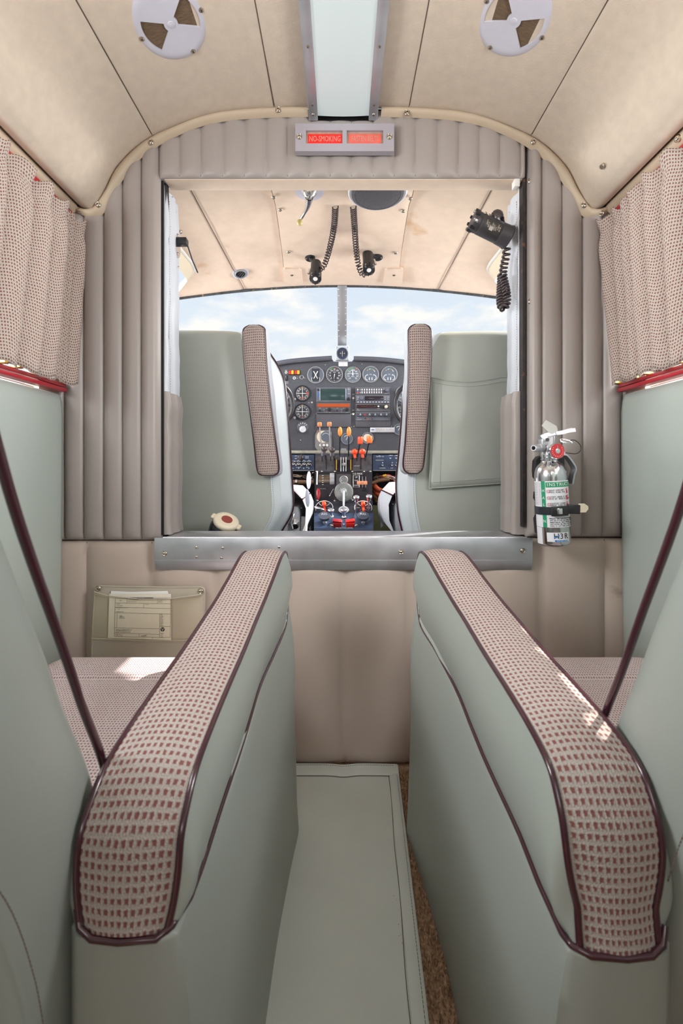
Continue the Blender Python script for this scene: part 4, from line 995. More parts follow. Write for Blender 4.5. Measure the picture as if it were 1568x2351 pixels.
# ---- cockpit walls, floor, nose
for sd, nm in ((-1, 'wall_left'), (1, 'wall_right')):
    g = thing(nm, (sd*.72, 1.7, -.68), kind='structure')
    s = MB(); s.box((sd*.72, 1.72, -.28), (.02, 1.4, .80)); s.box((sd*.72, 1.16, .40), (.02, .25, .62)); s.box((sd*.72, 2.05, .30), (.02, .70, .40)); s.build('side_panel', TAUPE, g)
    s = MB(); s.box((sd*.73, 1.52, .40), (.004, .50, .56)); s.build('side_window_pane', GLASS, g)
s = MB(); s.box((0, 1.82, -.665), (1.42, 1.5, .03)); q = s.build('floor', OLIVE); q['kind'] = 'structure'
s = MB(); s.box((0, 2.50, -.10), (1.42, .02, 1.16)); q = s.build('wall_front', VOID); q['kind'] = 'structure'
s = MB(); s.box((0, 1.16, -.215), (.80, .10, .012)); s.build('inner_ledge', DSTEEL, sp)

# ================================================================== PILOT SEATS
def pilot_seat(sg, rows_px, label, rear_in, armL, armR, root_x):
    root = thing('pilot_seat', (root_x, 1.33, -.66), label, 'seat', 'pilot seats in the cockpit')
    D0 = 1.25; rear = []; side = []; Zs = []
    # densify the rows
    pts = catmull([(x, 0, y) for y, x in rows_px], 5)
    first = True
    for i, p in enumerate(pts):
        y = p.z; z = (1080-y)/1000*D0; t = min(1, max(0, (y-rows_px[0][0])/26)); xo = (p.x-783)/1000*1.33
        rnd_ = math.sqrt(max(0, 1-(1-t)**2))          # top roll
        ya = 1.25+.05*(1-rnd_)+.004*noise.noise(Vector((0, z*4, sg))); yb = 1.41-.05*(1-rnd_)
        inn = rear_in*.0013
        xe = abs(xo)+inn
        far = .58
        R_ = []
        for k in range(11):
            xx = far+(xe-far)*k/10
            R_.append(Vector((sg*xx, ya+.006*math.sin(PI*k/10)*-1+.004*noise.noise(Vector((xx*6, z*5, 3+sg)))+(.004*math.sin(z*22+xx*8) if z < -.02 else 0)*.5, z)))
        rear.append(R_)
        side.append([R_[-1], Vector((sg*(xe-.012), ya+.004, z)), Vector((sg*(xe-inn*.55), ya+.018, z)), Vector((sg*(xe-inn*.2), ya+.045, z)), Vector((sg*(xe-inn*.02), (ya+yb)/2+.012, z)), Vector((sg*(abs(xo)), yb-.025, z)), Vector((sg*(abs(xo)+.012), yb, z)), Vector((sg*far, yb, z))])
    s = MB(); R = s.grid(rear); s.build('backrest_rear', SEATG, root, sharp=80)
    s = MB(); R = s.grid(side); s.f(R[0]); s.build('backrest_side', SEATW, root, sharp=80)
    s = MB(); s.grid([rear[0], [v+Vector((0, .03, .004)) for v in rear[0]], [Vector((v.x, 1.365, v.z-.002)) for v in rear[0]]]); s.build('backrest_top', SEATG, root, sharp=80)
    s = MB(); s.tube([r[5]+Vector((-sg*.001, 0, 0)) for r in side[8:]], .0028, 6); s.build('backrest_piping', MAROON, root)
    s = MB(); stitches(s, [r[-1]+Vector((0, -.0006, 0)) for r in rear[len(rear)//2:]], .006, .004, .0006, 3); stitches(s, [r[-1]+Vector((-sg*.006, 0, 0)) for r in rear[len(rear)//2:]], .006, .004, .0006, 3)
    q = s.build('backrest_stitching', mat('pale_thread', srgb(140, 148, 142), .8) if 'pale_thread' not in MATS else MATS['pale_thread'], root); q['kind'] = 'stuff'
    # folded-up armrest: fabric face, white pad, maroon piping
    L = catmull([P(x, y, 1.185+.03*(y-748)/340) for y, x in armL], 6); R2 = catmull([P(x, y, 1.185+.03*(y-748)/340) for y, x in armR], 6)
    rw = []; uv = []; ln_ = 0; cx = None
    n = len(L)
    for i in range(n):
        t = i/(n-1); m_ = (L[i]+R2[i])/2; h = (R2[i]-L[i])/2
        if i: ln_ += ((L[i]+R2[i])/2-(L[i-1]+R2[i-1])/2).length
        rw.append([m_+h*(-1+2*k/10)+Vector((0, -.010*(1-(-1+2*k/10)**2)**.5, 0)) for k in range(11)]); uv.append([(k/10*.064, ln_) for k in range(11)])
    s = MB(); s.grid(rw, uv=uv); s.build('folded_armrest_fabric', FAB, root, sharp=85)
    edge = L+R2[::-1]
    s = MB(); s.tube(edge, .0030, 8, closed=True); s.build('folded_armrest_piping', MAROON, root, sharp=85)
    cen = sum(edge, Vector())/len(edge)
    s = MB(); s.grid([edge, [p+(p-cen).normalized()*.004+Vector((0, .012, 0)) for p in edge], [p+(p-cen).normalized()*.004+Vector((-sg*.004, .045, 0)) for p in edge], [p+Vector((0, .062, 0)) for p in edge]], cu=True)
    s.build('folded_armrest_pad', WHITEV, root, sharp=80)
    return root, rear, side
s1, rear1, side1 = pilot_seat(-1, [(750, 540), (756, 578), (765, 600), (790, 617), (815, 632), (850, 646), (900, 652), (960, 657), (1040, 662), (1110, 666), (1180, 667), (1235, 640)], 'left pilot seat, smooth grey green back with a folded-up check armrest', 36,
    [(748, 572), (756, 560), (775, 557), (850, 563), (930, 573), (1010, 583), (1078, 591), (1090, 600)], [(748, 595), (754, 606), (770, 609), (850, 614), (930, 622), (1010, 632), (1076, 640), (1090, 630)], -.38)
s2, rear2, side2 = pilot_seat(1, [(752, 1010), (758, 985), (768, 968), (790, 955), (815, 944), (850, 936), (900, 931), (960, 927), (1040, 921), (1110, 915), (1180, 919), (1235, 930)], 'right pilot seat, grey green back with a stitched map pocket and folded-up check armrest', 30,
    [(746, 952), (753, 941), (772, 937), (850, 938), (930, 935), (1010, 931), (1070, 926), (1086, 938)], [(746, 975), (753, 986), (772, 990), (850, 988), (930, 983), (1010, 977), (1070, 971), (1086, 960)], .38)
# map pocket on the right seat
def pkt(f, g):
    x = lerp1([0, 1], [lerp1([0, .5, 1], [988, 990, 985], g), 1190], f); yt = 866+11*math.sin(PI*min(1, f*1.22)); yb = 1121-14*f
    return P(x, yt+(yb-yt)*g, 1.238-.004*math.sin(PI*f)-.006*math.sin(PI*min(1, f*1.3))*(1-g)**3+.003*noise.noise(Vector((f*4, g*4, 2))))
s = MB(); R = s.grid([[pkt(f/16, g/16) for f in range(17)] for g in range(17)]); o = s.build('map_pocket', SEATG, s2, sharp=80); md = o.modifiers.new('thickness', 'SOLIDIFY'); md.thickness = .004; md.offset = 0
s = MB(); s.tube([pkt(f/16, 0)+Vector((0, -.002, 0)) for f in range(17)], .0016, 6); s.tube([pkt(0, g/16)+Vector((0, -.002, 0)) for g in range(17)]+[pkt(f/16, 1)+Vector((0, -.002, 0)) for f in range(1, 17)], .0016, 6); s.build('pocket_piping', SEATG, s2)
s = MB(); up_ = Vector((0, -.0028, 0))
stitches(s, [pkt(f/16, .045)+up_ for f in range(17)], .005, .0034, .0005, 3); stitches(s, [pkt(.12, g/16)+up_ for g in range(1, 17)], .005, .0034, .0005, 3); stitches(s, [pkt(f/16, .95)+up_ for f in range(17)], .005, .0034, .0005, 3); stitches(s, [pkt(.012, g/16)+up_ for g in range(17)], .005, .0034, .0005, 3)
q = s.build('pocket_stitching', MATS['pale_thread'], s2); q['kind'] = 'stuff'
# cushions, bases and adjusters
for sd, rt, xin_, zt in ((-1, s1, .125, -.058), (1, s2, .165, -.045)):
    xs_ = [xin_+.43*k/14 for k in range(15)]; ys_ = [1.40+.42*k/14 for k in range(15)]
    def ct(x, y): 
        ex = min(1, (x-xin_)/.05); ey = min(1, (1.82-y)/.05); return zt-.035*(1-math.sqrt(max(0, 1-(1-ex)**2)))-.03*(1-math.sqrt(max(0, 1-(1-ey)**2)))
    s = MB(); s.grid([[Vector((sd*x, y, ct(x, y))) for x in xs_] for y in ys_], uv=[[(x, y) for x in xs_] for y in ys_]); s.build('cushion_top', FABS, rt, sharp=80)
    s = MB(); s.grid([[Vector((sd*(xin_-dx), y, ct(xin_, y)-dz)) for dx, dz in ((0, 0), (.012, .03), (.010, .08), (-.01, .13))] for y in ys_]); s.grid([[Vector((sd*x, 1.82+dy, ct(x, 1.82)-dz)) for dy, dz in ((0, 0), (.012, .03), (.01, .08), (-.01, .13))] for x in xs_])
    s.box((sd*(xin_+.22), 1.62, zt-.11), (.42, .40, .10), bev=.01); s.build('cushion_side', WHITEV, rt, sharp=80)
    s = MB(); s.tube([Vector((sd*xin_, y, ct(xin_, y))) for y in ys_], .0028, 6); s.tube([Vector((sd*(xin_+.004+.02*math.sin(k/14*PI)), 1.42+.38*k/14, ct(xin_, 1.6)-.03-.06*k/14)) for k in range(15)], .0024, 6); s.build('cushion_piping', MAROON, rt)
    s = MB(); s.box((sd*.36, 1.55, -.42), (.30, .34, .50), bev=.01); s.build('seat_base', BLACKM, rt)
def q1(x, y, d): return P(640+x/5.227, 780+y/5.227, d)
def q2(x, y, d): return P(640+x/5.227, 960+y/5.227, d)
s = MB(); s.lathe(q2(190, 1270, 1.42), (.2, -1, .1), [(.014, 0), (.016, .004), (.016, .010), (.009, .013), (.004, .016)], 20); s.tube([q2(180, 1150, 1.42), q2(150, 1260, 1.41), q2(165, 1335, 1.40)], .004, 8); s.build('recline_lever', CHROME, s1)
s = MB(); s.tube([q2(310, 1180, 1.44), q2(305, 1260, 1.44), q2(300, 1360, 1.44)], .0115, 12); s.build('seat_leg_tube', PAINTW, s1)

# ================================================================== INSTRUMENT PANEL
DP = 2.18
ip = thing('instrument_panel', (0, 2.18, .10), 'charcoal instrument panel with round gauges, radios and placards under the windshield', 'instrument panel')
top = [(510, 890), (560, 862), (600, 846), (648, 834), (700, 828), (762, 824), (766, 830), (808, 830), (812, 825), (870, 827), (935, 834), (985, 846), (1030, 862), (1075, 890)]
s = MB(); s.prism([P(x, y, DP) for x, y in top]+[P(1075, 1034, DP), P(510, 1034, DP)], (0, .02, 0)); s.build('panel_sheet', PANEL, ip, sharp=30)
for seg_ in (top[2:6], top[8:12]):
    s = MB(); s.tube(catmull([P(x, y, DP-.012) for x, y in seg_], 5), .0085, 8); s.tube(catmull([P(x, y-3, DP+.04) for x, y in seg_], 5), .010, 8); s.build('padded_coaming', MATS['charcoal_subpanel'], ip)
s = MB(); s.box(P(790, 1038, 2.165), (1.15, .012, .016), bev=.002); s.build('lower_metal_edge', mat('worn_cream_metal', srgb(176, 172, 160), .4, .5, var=.15, vscale=40), ip)
s = MB(); s.box(q1(660, 970, DP-.004), (.40*.435, .006, .065), bev=.001); s.build('blanking_plate', PANEL2, ip)
s = MB(); s.box(q1(1130, 1010, DP-.004), (.175, .006, .032), bev=.001); s.build('blanking_plate', PANEL2, ip)
mm = DP/1000
def disc(c, r, h, m, name, par, seg=28, prof=None):
    s = MB(); s.lathe(c, (0, -1, 0), prof or [(r, 0), (r, h)], seg); return s.build(name, m, par, sharp=40)
def ring(c, r, tr, m, name, par, a0=0, a1=2*PI, n=32, seg=6):
    full = abs(a1-a0) > 6.2; s = MB(); s.tube([c+Vector((math.sin(a0+(a1-a0)*k/n), 0, math.cos(a0+(a1-a0)*k/n)))*r for k in range(n if full else n+1)], tr, seg, closed=full); return s.build(name, m, par, sharp=80)
def gauge(x, y, rp, style, par=ip, d=DP):
    c = P(x, y, d); r = rp*d/1000; fr = Vector((0, -1, 0))
    s = MB(); s.lathe(c, (0, -1, 0), [(r, 0), (r*1.0, .004), (r*.97, .0065), (r*.90, .0065), (r*.86, .003)], 36, True, False); g = s.build('gauge', DSTEEL if style != 'vor' else BLACKM, par, sharp=35)
    disc(c+fr*.001, r*.87, .002, DIAL if style in ('tach', 'vor') else DIALG, 'dial', g, 36)
    e = c+fr*.0036
    if style in ('tach', 'vor', 'man'):
        s = MB()
        for k in range(36 if style == 'vor' else 24):
            a = 2*PI*k/(36 if style == 'vor' else 24); ri = .66 if k % 3 == 0 else .73
            s.box(e+Vector((math.sin(a), 0, math.cos(a)))*r*(ri+.80)/2, (.0013, .0004, r*(.80-ri)), Matrix.Rotation(a, 3, 'Y'))
        t_ = s.build('scale_ticks', WHITE, g, flat=True); t_['kind'] = 'stuff'
        s = MB(); labs = {'tach': ('5', '10', '15', '20', '25', '30', '35', '40', '45'), 'man': ('10', '15', '20', '25', '30', '35', '40', '45', '50', '55'), 'vor': ('N', '3', '6', 'E', '12', '15', 'S', '21', '24', 'W', '30', '33')}[style]
        for k, t in enumerate(labs):
            a = (2*PI*k/len(labs)) if style == 'vor' else (-2.4+4.8*k/(len(labs)-1)); s.text(t, e+Vector((math.sin(a), 0, math.cos(a)))*r*(.56), r*.27, (1, 0, 0), (0, 0, 1))
        n_ = s.build('dial_numbers', WHITE, g); n_['kind'] = 'stuff'
    if style == 'tach':
        ring(e, r*.78, .0012, GREENM, 'green_arc', g, -.75, -.1, 10); ring(e, r*.78, .0016, RED, 'red_arc', g, .0, .18, 4)
        s = MB(); a = 3.3; u = Vector((math.sin(a), 0, math.cos(a))); v = Vector((u.z, 0, -u.x)); s.prism([e-u*r*.1+v*.002, e-u*r*.1-v*.002, e+u*r*.62], fr*.0006); s.build('needle', WHITE, g, flat=True)
        s = MB(); s.text('RPM', e+Vector((0, 0, r*.28)), r*.16, (1, 0, 0), (0, 0, 1)); s.build('dial_caption', WHITE, g)
    if style == 'man':
        ring(e, r*.82, .0012, GREENM, 'green_arc', g, -1.1, .1, 12); ring(e, r*.82, .0014, ORED, 'red_arc', g, .35, .6, 4)
        s = MB(); u = Vector((-.02, 0, 1)).normalized(); v = Vector((u.z, 0, -u.x)); s.prism([e-u*r*.05+v*.0035, e-u*r*.05-v*.0035, e+u*r*.72], fr*.0006); s.build('needle', WHITE, g, flat=True)
        s = MB(); s.text('MANIFOLD', e+Vector((0, 0, r*.16)), r*.17, (1, 0, 0), (0, 0, 1)); s.text('PRESS', e+Vector((0, 0, -r*.22)), r*.15, (1, 0, 0), (0, 0, 1)); s.build('dial_caption', WHITE, g)
    if style == 'vor':
        s = MB(); s.box(e, (r*.95, .0006, .0022)); s.box(e, (.0022, .0006, r*.95)); s.build('crosshair', WHITE, g, flat=True)
        s = MB(); s.prism([e+Vector((-.003, 0, r*.82)), e+Vector((.003, 0, r*.82)), e+Vector((0, 0, r*.66))], fr*.0006); s.build('index_mark', YELLOW, g, flat=True)
        s = MB(); s.box(e+Vector((0, 0, -r*.58)), (r*.26, .0006, r*.10)); s.build('flag_mark', ORED if y < 920 else DRED, g, flat=True)
        if y < 920: s = MB(); s.box(e+Vector((r*.58, 0, 0)), (r*.13, .0006, r*.3)); s.build('flag_mark', ORED, g, flat=True)
        s = MB(); s.lathe(c+Vector((-r*.9, 0, -r*.72)), (0, -1, 0), [(.0065, 0), (.006, .010), (.003, .011)], 12); s.build('setting_knob', DSTEEL, g)
    if style == 'cross':
        s = MB(); s.box(e+Vector((0, 0, 0)), (r*.86, .0006, r*1.45)); s.build('centre_card', DIAL, g, flat=True)
        for sx_ in (-1, 1):
            s = MB(); s.tube([e+fr*.001+Vector((sx_*r*(.22-.30*math.cos(t*1.5)*.6), 0, r*(.42*t))) for t in [-1+2*k/8 for k in range(9)]], .0016, 4)
            s.tube([e+fr*.001+Vector((sx_*r*.26, 0, r*.44)), e+fr*.001+Vector((-sx_*r*.02, 0, -r*.05)), e+fr*.001+Vector((-sx_*r*.22, 0, -r*.42))], .0020, 4)
            s.tube([e+fr*.001+Vector((sx_*r*(.50-.1*abs(t)), 0, -r*.5+r*.22*t)) for t in (-1, -.5, 0, .5, 1)], .0012, 4); s.build('curved_needle', WHITE, g)
    if style == 'multi':
        for k, (a0, m_) in enumerate(((-.9, YELLOW), (-.35, WHITE), (.15, GREENM), (.5, YELLOW), (.85, WHITE))): ring(e+Vector((0, 0, r*.12)), r*.52, .0014, m_, 'scale_arc', g, a0, a0+.32, 4)
        for sx_ in (-1, 1):
            ring(e+Vector((sx_*r*.36, 0, -r*.36)), r*.30, .0014, WHITE, 'scale_arc', g, -.2 if sx_ > 0 else PI, PI-.1 if sx_ > 0 else 2*PI+.2, 8)
            s = MB(); s.box(e+Vector((sx_*r*.16, 0, -r*.50)), (.0035, .0006, r*.32)); s.build('pointer', WHITE, g, flat=True)
        s = MB(); s.text('F', e+Vector((-r*.4, 0, -r*.05)), r*.2, (1, 0, 0), (0, 0, 1)); s.text('OIL', e+Vector((0, 0, -r*.0)), r*.18, (1, 0, 0), (0, 0, 1)); s.text('P', e+Vector((r*.4, 0, -r*.05)), r*.2, (1, 0, 0), (0, 0, 1)); s.build('dial_caption', WHITE, g)
    if style == 'small':
        ring(e, r*.55, .0016, WHITE, 'scale_arc', g, -1.0, 1.0, 10); s = MB(); s.box(e+Vector((0, 0, r*.1)), (.002, .0006, r*.7), Matrix.Rotation(.5, 3, 'Y')); s.build('pointer', WHITE, g, flat=True)
    return g
gauge(724.8, 861.3, 19.8, 'cross'); gauge(768, 860.4, 19.6, 'tach'); gauge(810, 861, 18.8, 'man'); gauge(850.8, 860, 19.4, 'multi'); gauge(893.5, 860, 19.4, 'multi')
gauge(694.5, 903.5, 18.8, 'vor'); gauge(694.3, 945.5, 19.4, 'vor'); gauge(646, 905, 19, 'tach'); gauge(645, 948, 19, 'vor'); gauge(926, 905, 19, 'man'); gauge(928, 948, 19, 'tach'); gauge(916, 986, 13, 'small')
gauge(796.5, 1007.6, 13.5, 'small'); g_ = gauge(844, 1005.7, 13.5, 'small'); disc(P(843, 1005, DP-.004), .020, .0008, IVORY, 'pale_dial', g_)
# square twin gauge behind the left levers
s = MB(); c = P(742.5, 1013, DP); s.prism([c+Vector((x*mm, 0, z*mm)) for x, z in ((-14, 25), (14, 25), (19, 20), (19, -20), (14, -25), (-10, -25), (-19, -14), (-19, 14))], (0, -.008, 0)); sq = s.build('gauge', mat('grey_bezel', srgb(132, 130, 128), .45, .2, var=.1, vscale=60), ip, flat=True)
disc(P(741, 1003, DP-.008), .030, .0012, IVORY, 'dial', sq); disc(P(748, 1002, DP-.010), .026, .0012, DIALG, 'dial', sq)
s = MB(); s.tube([P(748, 1003, DP-.012)+Vector((math.sin(a)*.019, 0, math.cos(a)*.019)) for a in (-1.1, -.6, 0, .6, 1.1)], .001, 4); s.build('scale_arc', WHITE, sq)
for x in (735.5, 743.5, 751): disc(P(x, 1022, DP-.008), .006, .002, WHITE, 'push_button', sq)
disc(P(730.5, 990, DP-.008), .003, .002, RED, 'red_lamp', sq)
# heater selector
s = MB(); s.lathe(P(695, 981, DP), (0, -1, 0), [(13.4*mm, 0), (13*mm, .003), (12*mm, .004)], 32); hs = s.build('selector_dial', mat('smoke_dial', srgb(92, 94, 104), .4), ip, sharp=40)
s = MB(); s.lathe(P(695, 986, DP-.004), (0, -1, 0), [(7.6*mm, 0), (7.4*mm, .010), (6.4*mm, .012)], 28); s.box(P(696, 983, DP-.017), (.006, .004, .026), Matrix.Rotation(.6, 3, 'Y'), .001); s.build('selector_knob', WHITEP, hs, sharp=40)
s = MB()
for a in (-1.0, -.5, 0, .5, 1.0): s.box(P(695, 981, DP-.0045)+Vector((math.sin(a), 0, math.cos(a)))*9.6*mm, (.003, .0006, .007), Matrix.Rotation(a, 3, 'Y'))
q = s.build('selector_marks', WHITE, hs, flat=True); q['kind'] = 'stuff'
# annunciators, switches
for x0, m_ in ((663.2, RED), (669, YELLOW), (676.5, RED), (682.3, YELLOW)):
    s = MB(); s.box(P(x0+2.7, 855, DP-.004), (5.4*mm, .008, 8.4*mm), bev=.001); o = s.build('annunciator_light', m_, ip)
s = MB(); s.box(P(674.7, 855.5, DP-.001), (28*mm, .005, 11*mm), bev=.001); s.build('annunciator_frame', BLACK, ip)
for x, y, r in ((675.5, 868, 2.6), (692.7, 866.3, 4.2), (657, 855, 2.2)): ring(P(x, y, DP-.002), r*mm, .0018, WHITE if r < 4 else DSTEEL, 'jack_ring', ip, n=20)
s = MB(); s.box(P(656.5, 868, DP-.002), (7*mm, .004, 12*mm), bev=.001); s.build('toggle_plate', BLACK, ip); s = MB(); s.tube([P(657, 870, DP-.004), P(656, 864, DP-.018)], .0028, 8); s.build('toggle_lever', CHROME, ip)
for x, y in ((716, 924), (811, 914), (811, 950.5)):
    s = MB(); s.lathe(P(x, y, DP), (0, -1, 0), [(.005, 0), (.005, .003)], 6); s.tube([P(x, y, DP-.003), P(x, y-2, DP-.014)], .0022, 8); s.build('toggle_switch', CHROME, ip)
s = MB()
for t, x, y, sz in (('GEN', 657, 850.5, .006), ('AUTOPILOT', 656, 876.5, .005), ('DISCONNECT', 656, 879.5, .0045), ('TEST', 681.5, 868.5, .005), ('ON', 709, 924.5, .005), ('VLOC', 811, 905.5, .005), ('GPS', 811, 918.5, .005), ('ARM', 811, 942, .006), ('RES', 700, 868, .004)): s.text(t, P(x, y, DP-.0006), sz, (1, 0, 0), (0, 0, 1))
q = s.build('panel_lettering', WHITE, ip); q['kind'] = 'stuff'
# radio stack
def unit(x0, y0, x1, y1, name, m=PANEL2, edge=True):
    a = q1(x0, y0, DP-.008); b = q1(x1, y1, DP-.008); c = (a+b)/2; w_ = b.x-a.x; h_ = a.z-b.z
    s = MB(); s.box(c+Vector((0, .004, 0)), (w_, .014, h_), bev=.0015); g = s.build(name, m, ip)
    if edge:
        s = MB(); e_ = c+Vector((0, -.0035, 0)); hw, hh = w_/2-.001, h_/2-.001
        s.tube([e_+Vector((sx_*hw, 0, sz_*hh)) for sx_, sz_ in ((-1, -1), (1, -1), (1, 1), (-1, 1))], .0009, 4, closed=True); s.build('face_edge', DSTEEL, g)
    return g
def rect(x0, y0, x1, y1, m, name, par, d=DP-.012, th=.002, bev=.0004):
    a = q1(x0, y0, d); b = q1(x1, y1, d); s = MB(); s.box((a+b)/2, (abs(b.x-a.x), th, abs(a.z-b.z)), bev=bev); return s.build(name, m, par)
def knob(x, y, r, m, name, par, d=DP-.012, h=.012):
    s = MB(); s.lathe(q1(x, y, d), (0, -1, 0), [(r*1.1*mm/5.227, 0), (r*mm/5.227, .002), (r*.92*mm/5.227, h), (r*.6*mm/5.227, h+.001)], 16); return s.build(name, m, par, sharp=50)
def words(par, items, m=WHITE, name='face_lettering', d=DP-.0125):
    s = MB()
    for t, x, y, sz in items: s.text(t, q1(x, y, d), sz, (1, 0, 0), (0, 0, 1))
    q = s.build(name, m, par); q['kind'] = 'stuff'
gp = unit(450, 577, 862, 745, 'navigation_display', mat('slate_face', srgb(96, 100, 114), .45))
rect(500, 588, 798, 725, SCRN, 'screen', gp); rect(488, 588, 498, 725, mat('pale_bezel', srgb(158, 168, 186), .4), 'screen_bezel', gp); rect(800, 588, 810, 725, MATS['pale_bezel'], 'screen_bezel', gp)
for x, y in ((838, 598), (838, 647)): rect(x-13, y-9, x+13, y+9, DSTEEL, 'push_button', gp)
knob(472, 600, 10, BLACK, 'volume_knob', gp); knob(838, 713, 18, BLACK, 'dual_knob', gp); rect(468, 635, 477, 690, BLUEP, 'data_card_slot', gp); words(gp, [('COM', 838, 582, .004), ('MENU', 838, 622, .003)])
nv = unit(450, 755, 862, 880, 'nav_radio'); rect(462, 770, 850, 808, AMBER, 'amber_display', nv)
for x, y, r in ((490, 850, 11), (607, 838, 20), (700, 850, 10), (820, 838, 20)): knob(x, y, r, BLACK, 'tuning_knob', nv)
for x, y in ((545, 842), (755, 840)): rect(x-14, y-10, x+14, y+10, DIALG, 'push_button', nv)
words(nv, [('COMM', 492, 822, .004), ('OFF', 572, 824, .0035), ('NAV', 704, 822, .004), ('VOL', 778, 822, .0035), ('PULL', 612, 873, .0035), ('T', 545, 868, .005), ('25 KHZ', 575, 868, .003), ('T', 752, 868, .005), ('PULL', 822, 873, .0035)])
au = unit(920, 575, 1335, 655, 'audio_panel')
for k in range(9):
    for y in (600, 632): rect(1000+k*29-6, y-11, 1000+k*29+6, y+10, WHITEP, 'selector_button', au)
    
for y, m_ in ((598, IVORY), (617, BLUEP), (635, ORED)): rect(940, y-7, 956, y+7, m_, 'marker_light', au)
for y in (600, 632): rect(970, y-6, 986, y+8, DSTEEL, 'selector_button', au)
knob(1296, 608, 20, DIALG, 'volume_knob', au); words(au, [('OFF', 1262, 595, .004), ('PUSH', 1282, 645, .003)])
cm = unit(920, 664, 1335, 765, 'comm_radio', MATS['slate_face']); rect(1034, 676, 1254, 728, SCRND, 'display', cm)
knob(995, 705, 22, DIALG, 'control_pad', cm)
for x in (950, 1277, 1310):
    for y in (690, 714): rect(x-13, y-6, x+13, y+6, DSTEEL, 'push_button', cm)
for k in range(11): s = MB(); s.lathe(q1(952+k*36, 748, DP-.012), (0, -1, 0), [(.0028, 0), (.0024, .003)], 10); s.build('round_button', WHITEP, cm)
tr_ = unit(920, 775, 1335, 855, 'transponder'); rect(934, 783, 1322, 822, BLACK, 'face_strip', tr_); rect(938, 787, 1160, 817, mat('dark_red_display', srgb(58, 26, 30), .15), 'display', tr_, DP-.0125); knob(1288, 806, 19, IVORY, 'mode_knob', tr_)
s = MB(); s.ball(q1(1196, 800, DP-.018), .0045); s.build('ident_button', WHITE, tr_); words(tr_, [('FCN', 1176, 786, .003), ('ALT', 1205, 786, .003), ('TST', 1250, 786, .003), ('COLLINS'[:0]+'DME', 948, 833, .0035), ('ILLNOR', 1196, 828, .0035), ('FUNCTION', 958, 848, .003)])
dm = unit(920, 865, 1338, 968, 'transponder_selector', MATS['slate_face']); rect(934, 874, 1330, 928, PANEL, 'face_strip', dm)
for x in (978, 1090, 1158, 1226, 1294): knob(x, 903, 16, DIALG, 'rotary_selector', dm, DP-.013, .008); rect(x-3, 885, x+3, 905, WHITE, 'selector_pointer', dm, DP-.024, .001)
rect(1020, 894, 1050, 906, REDINK, 'reply_light', dm, DP-.0135); words(dm, [('TPR', 952, 936, .003), ('TRANSPONDER', 965, 958, .003)], d=DP-.0135)
for x, m_ in ((1068, ORED), (1120, BLACK), (1036, BLACK)): s = MB(); s.ball(q1(x, 945 if x == 1036 else 952, DP-.013), .0028); s.build('indicator_lamp', m_, dm)
pl1 = rect(718, 268, 825, 318, WHITE, 'compass_card', ip, DP-.022, .001); pl2 = rect(1096, 1054, 1390, 1110, WHITEP, 'placard', ip, DP-.009, .001)
s = MB(); rnd = random.Random(5)
for k in range(4): s.text('FOR  N  30  60  E  120', q1(771, 277+k*11, DP-.0235), .0034, (1, 0, 0), (0, 0, 1))
q = s.build('card_print', PRINT, pl1); q['kind'] = 'stuff'
s = MB(); s.text('OPERATION OF THIS AIRCRAFT', q1(1275, 1072, DP-.0105), .0070, (1, 0, 0), (0, 0, 1)); s.text('MUST BE WITHIN LIMITS SHOWN', q1(1275, 1094, DP-.0105), .0062, (1, 0, 0), (0, 0, 1)); q = s.build('placard_print', PRINT, pl2); q['kind'] = 'stuff'
s = MB(); s.tube([q1(1127+14*math.cos(a), 1082+9*math.sin(a), DP-.0105) for a in [k*2*PI/12 for k in range(12)]], .0007, 4, closed=True); s.tube([q1(1108, 1078, DP-.0105), q1(1146, 1078, DP-.0105)], .0009, 4); s.build('placard_emblem', BLUEP, pl2)
for x, y in ((452, 890), (452, 1048), (868, 890), (868, 1048), (1350, 1040), (905, 1040), (1450, 1155), (262, 1205), (560, 300), (1000, 290)): screw(q1(x, y, DP-.001), (0, -1, 0), ip, False, .55)

# ---- magnetic compass on the post
cmp_ = thing('compass', P(786, 828, 2.08), 'pale grey square magnetic compass mounted on the windshield centre post', 'compass')
s = MB(); s.box(P(786, 811.5, 2.09), (.066, .030, .070), bev=.006); s.build('compass_case', mat('pale_grey_paint', srgb(190, 200, 206), .4), cmp_)
c = P(786, 812, 2.074); s = MB(); s.lathe(c, (0, -1, 0), [(.028, 0), (.028, .006), (.0255, .008), (.024, .006)], 32, True, False); s.build('compass_bezel', mat('slate_bezel', srgb(72, 82, 104), .4), cmp_, sharp=40)
disc(c, .0255, .004, mat('slate_dark', srgb(52, 60, 80), .4), 'compass_face', cmp_)
s = MB(); s.box(c+Vector((0, -.0045, 0)), (.034, .001, .016)); cw = s.build('card_window', DIAL, cmp_)
s = MB(); s.box(c+Vector((0, -.0055, -.002)), (.0012, .0006, .026)); s.text('N  3  6', c+Vector((0, -.0055, 0)), .008, (1, 0, 0), (0, 0, 1)); q = s.build('card_marks', WHITE, cw); q['kind'] = 'stuff'
for sx_ in (-1, 1):
    for sz_ in (-1, 1): screw(P(786, 811.5, 2.072)+Vector((sx_*.026, 0, sz_*.028)), (0, -1, 0), cmp_, False, .8)

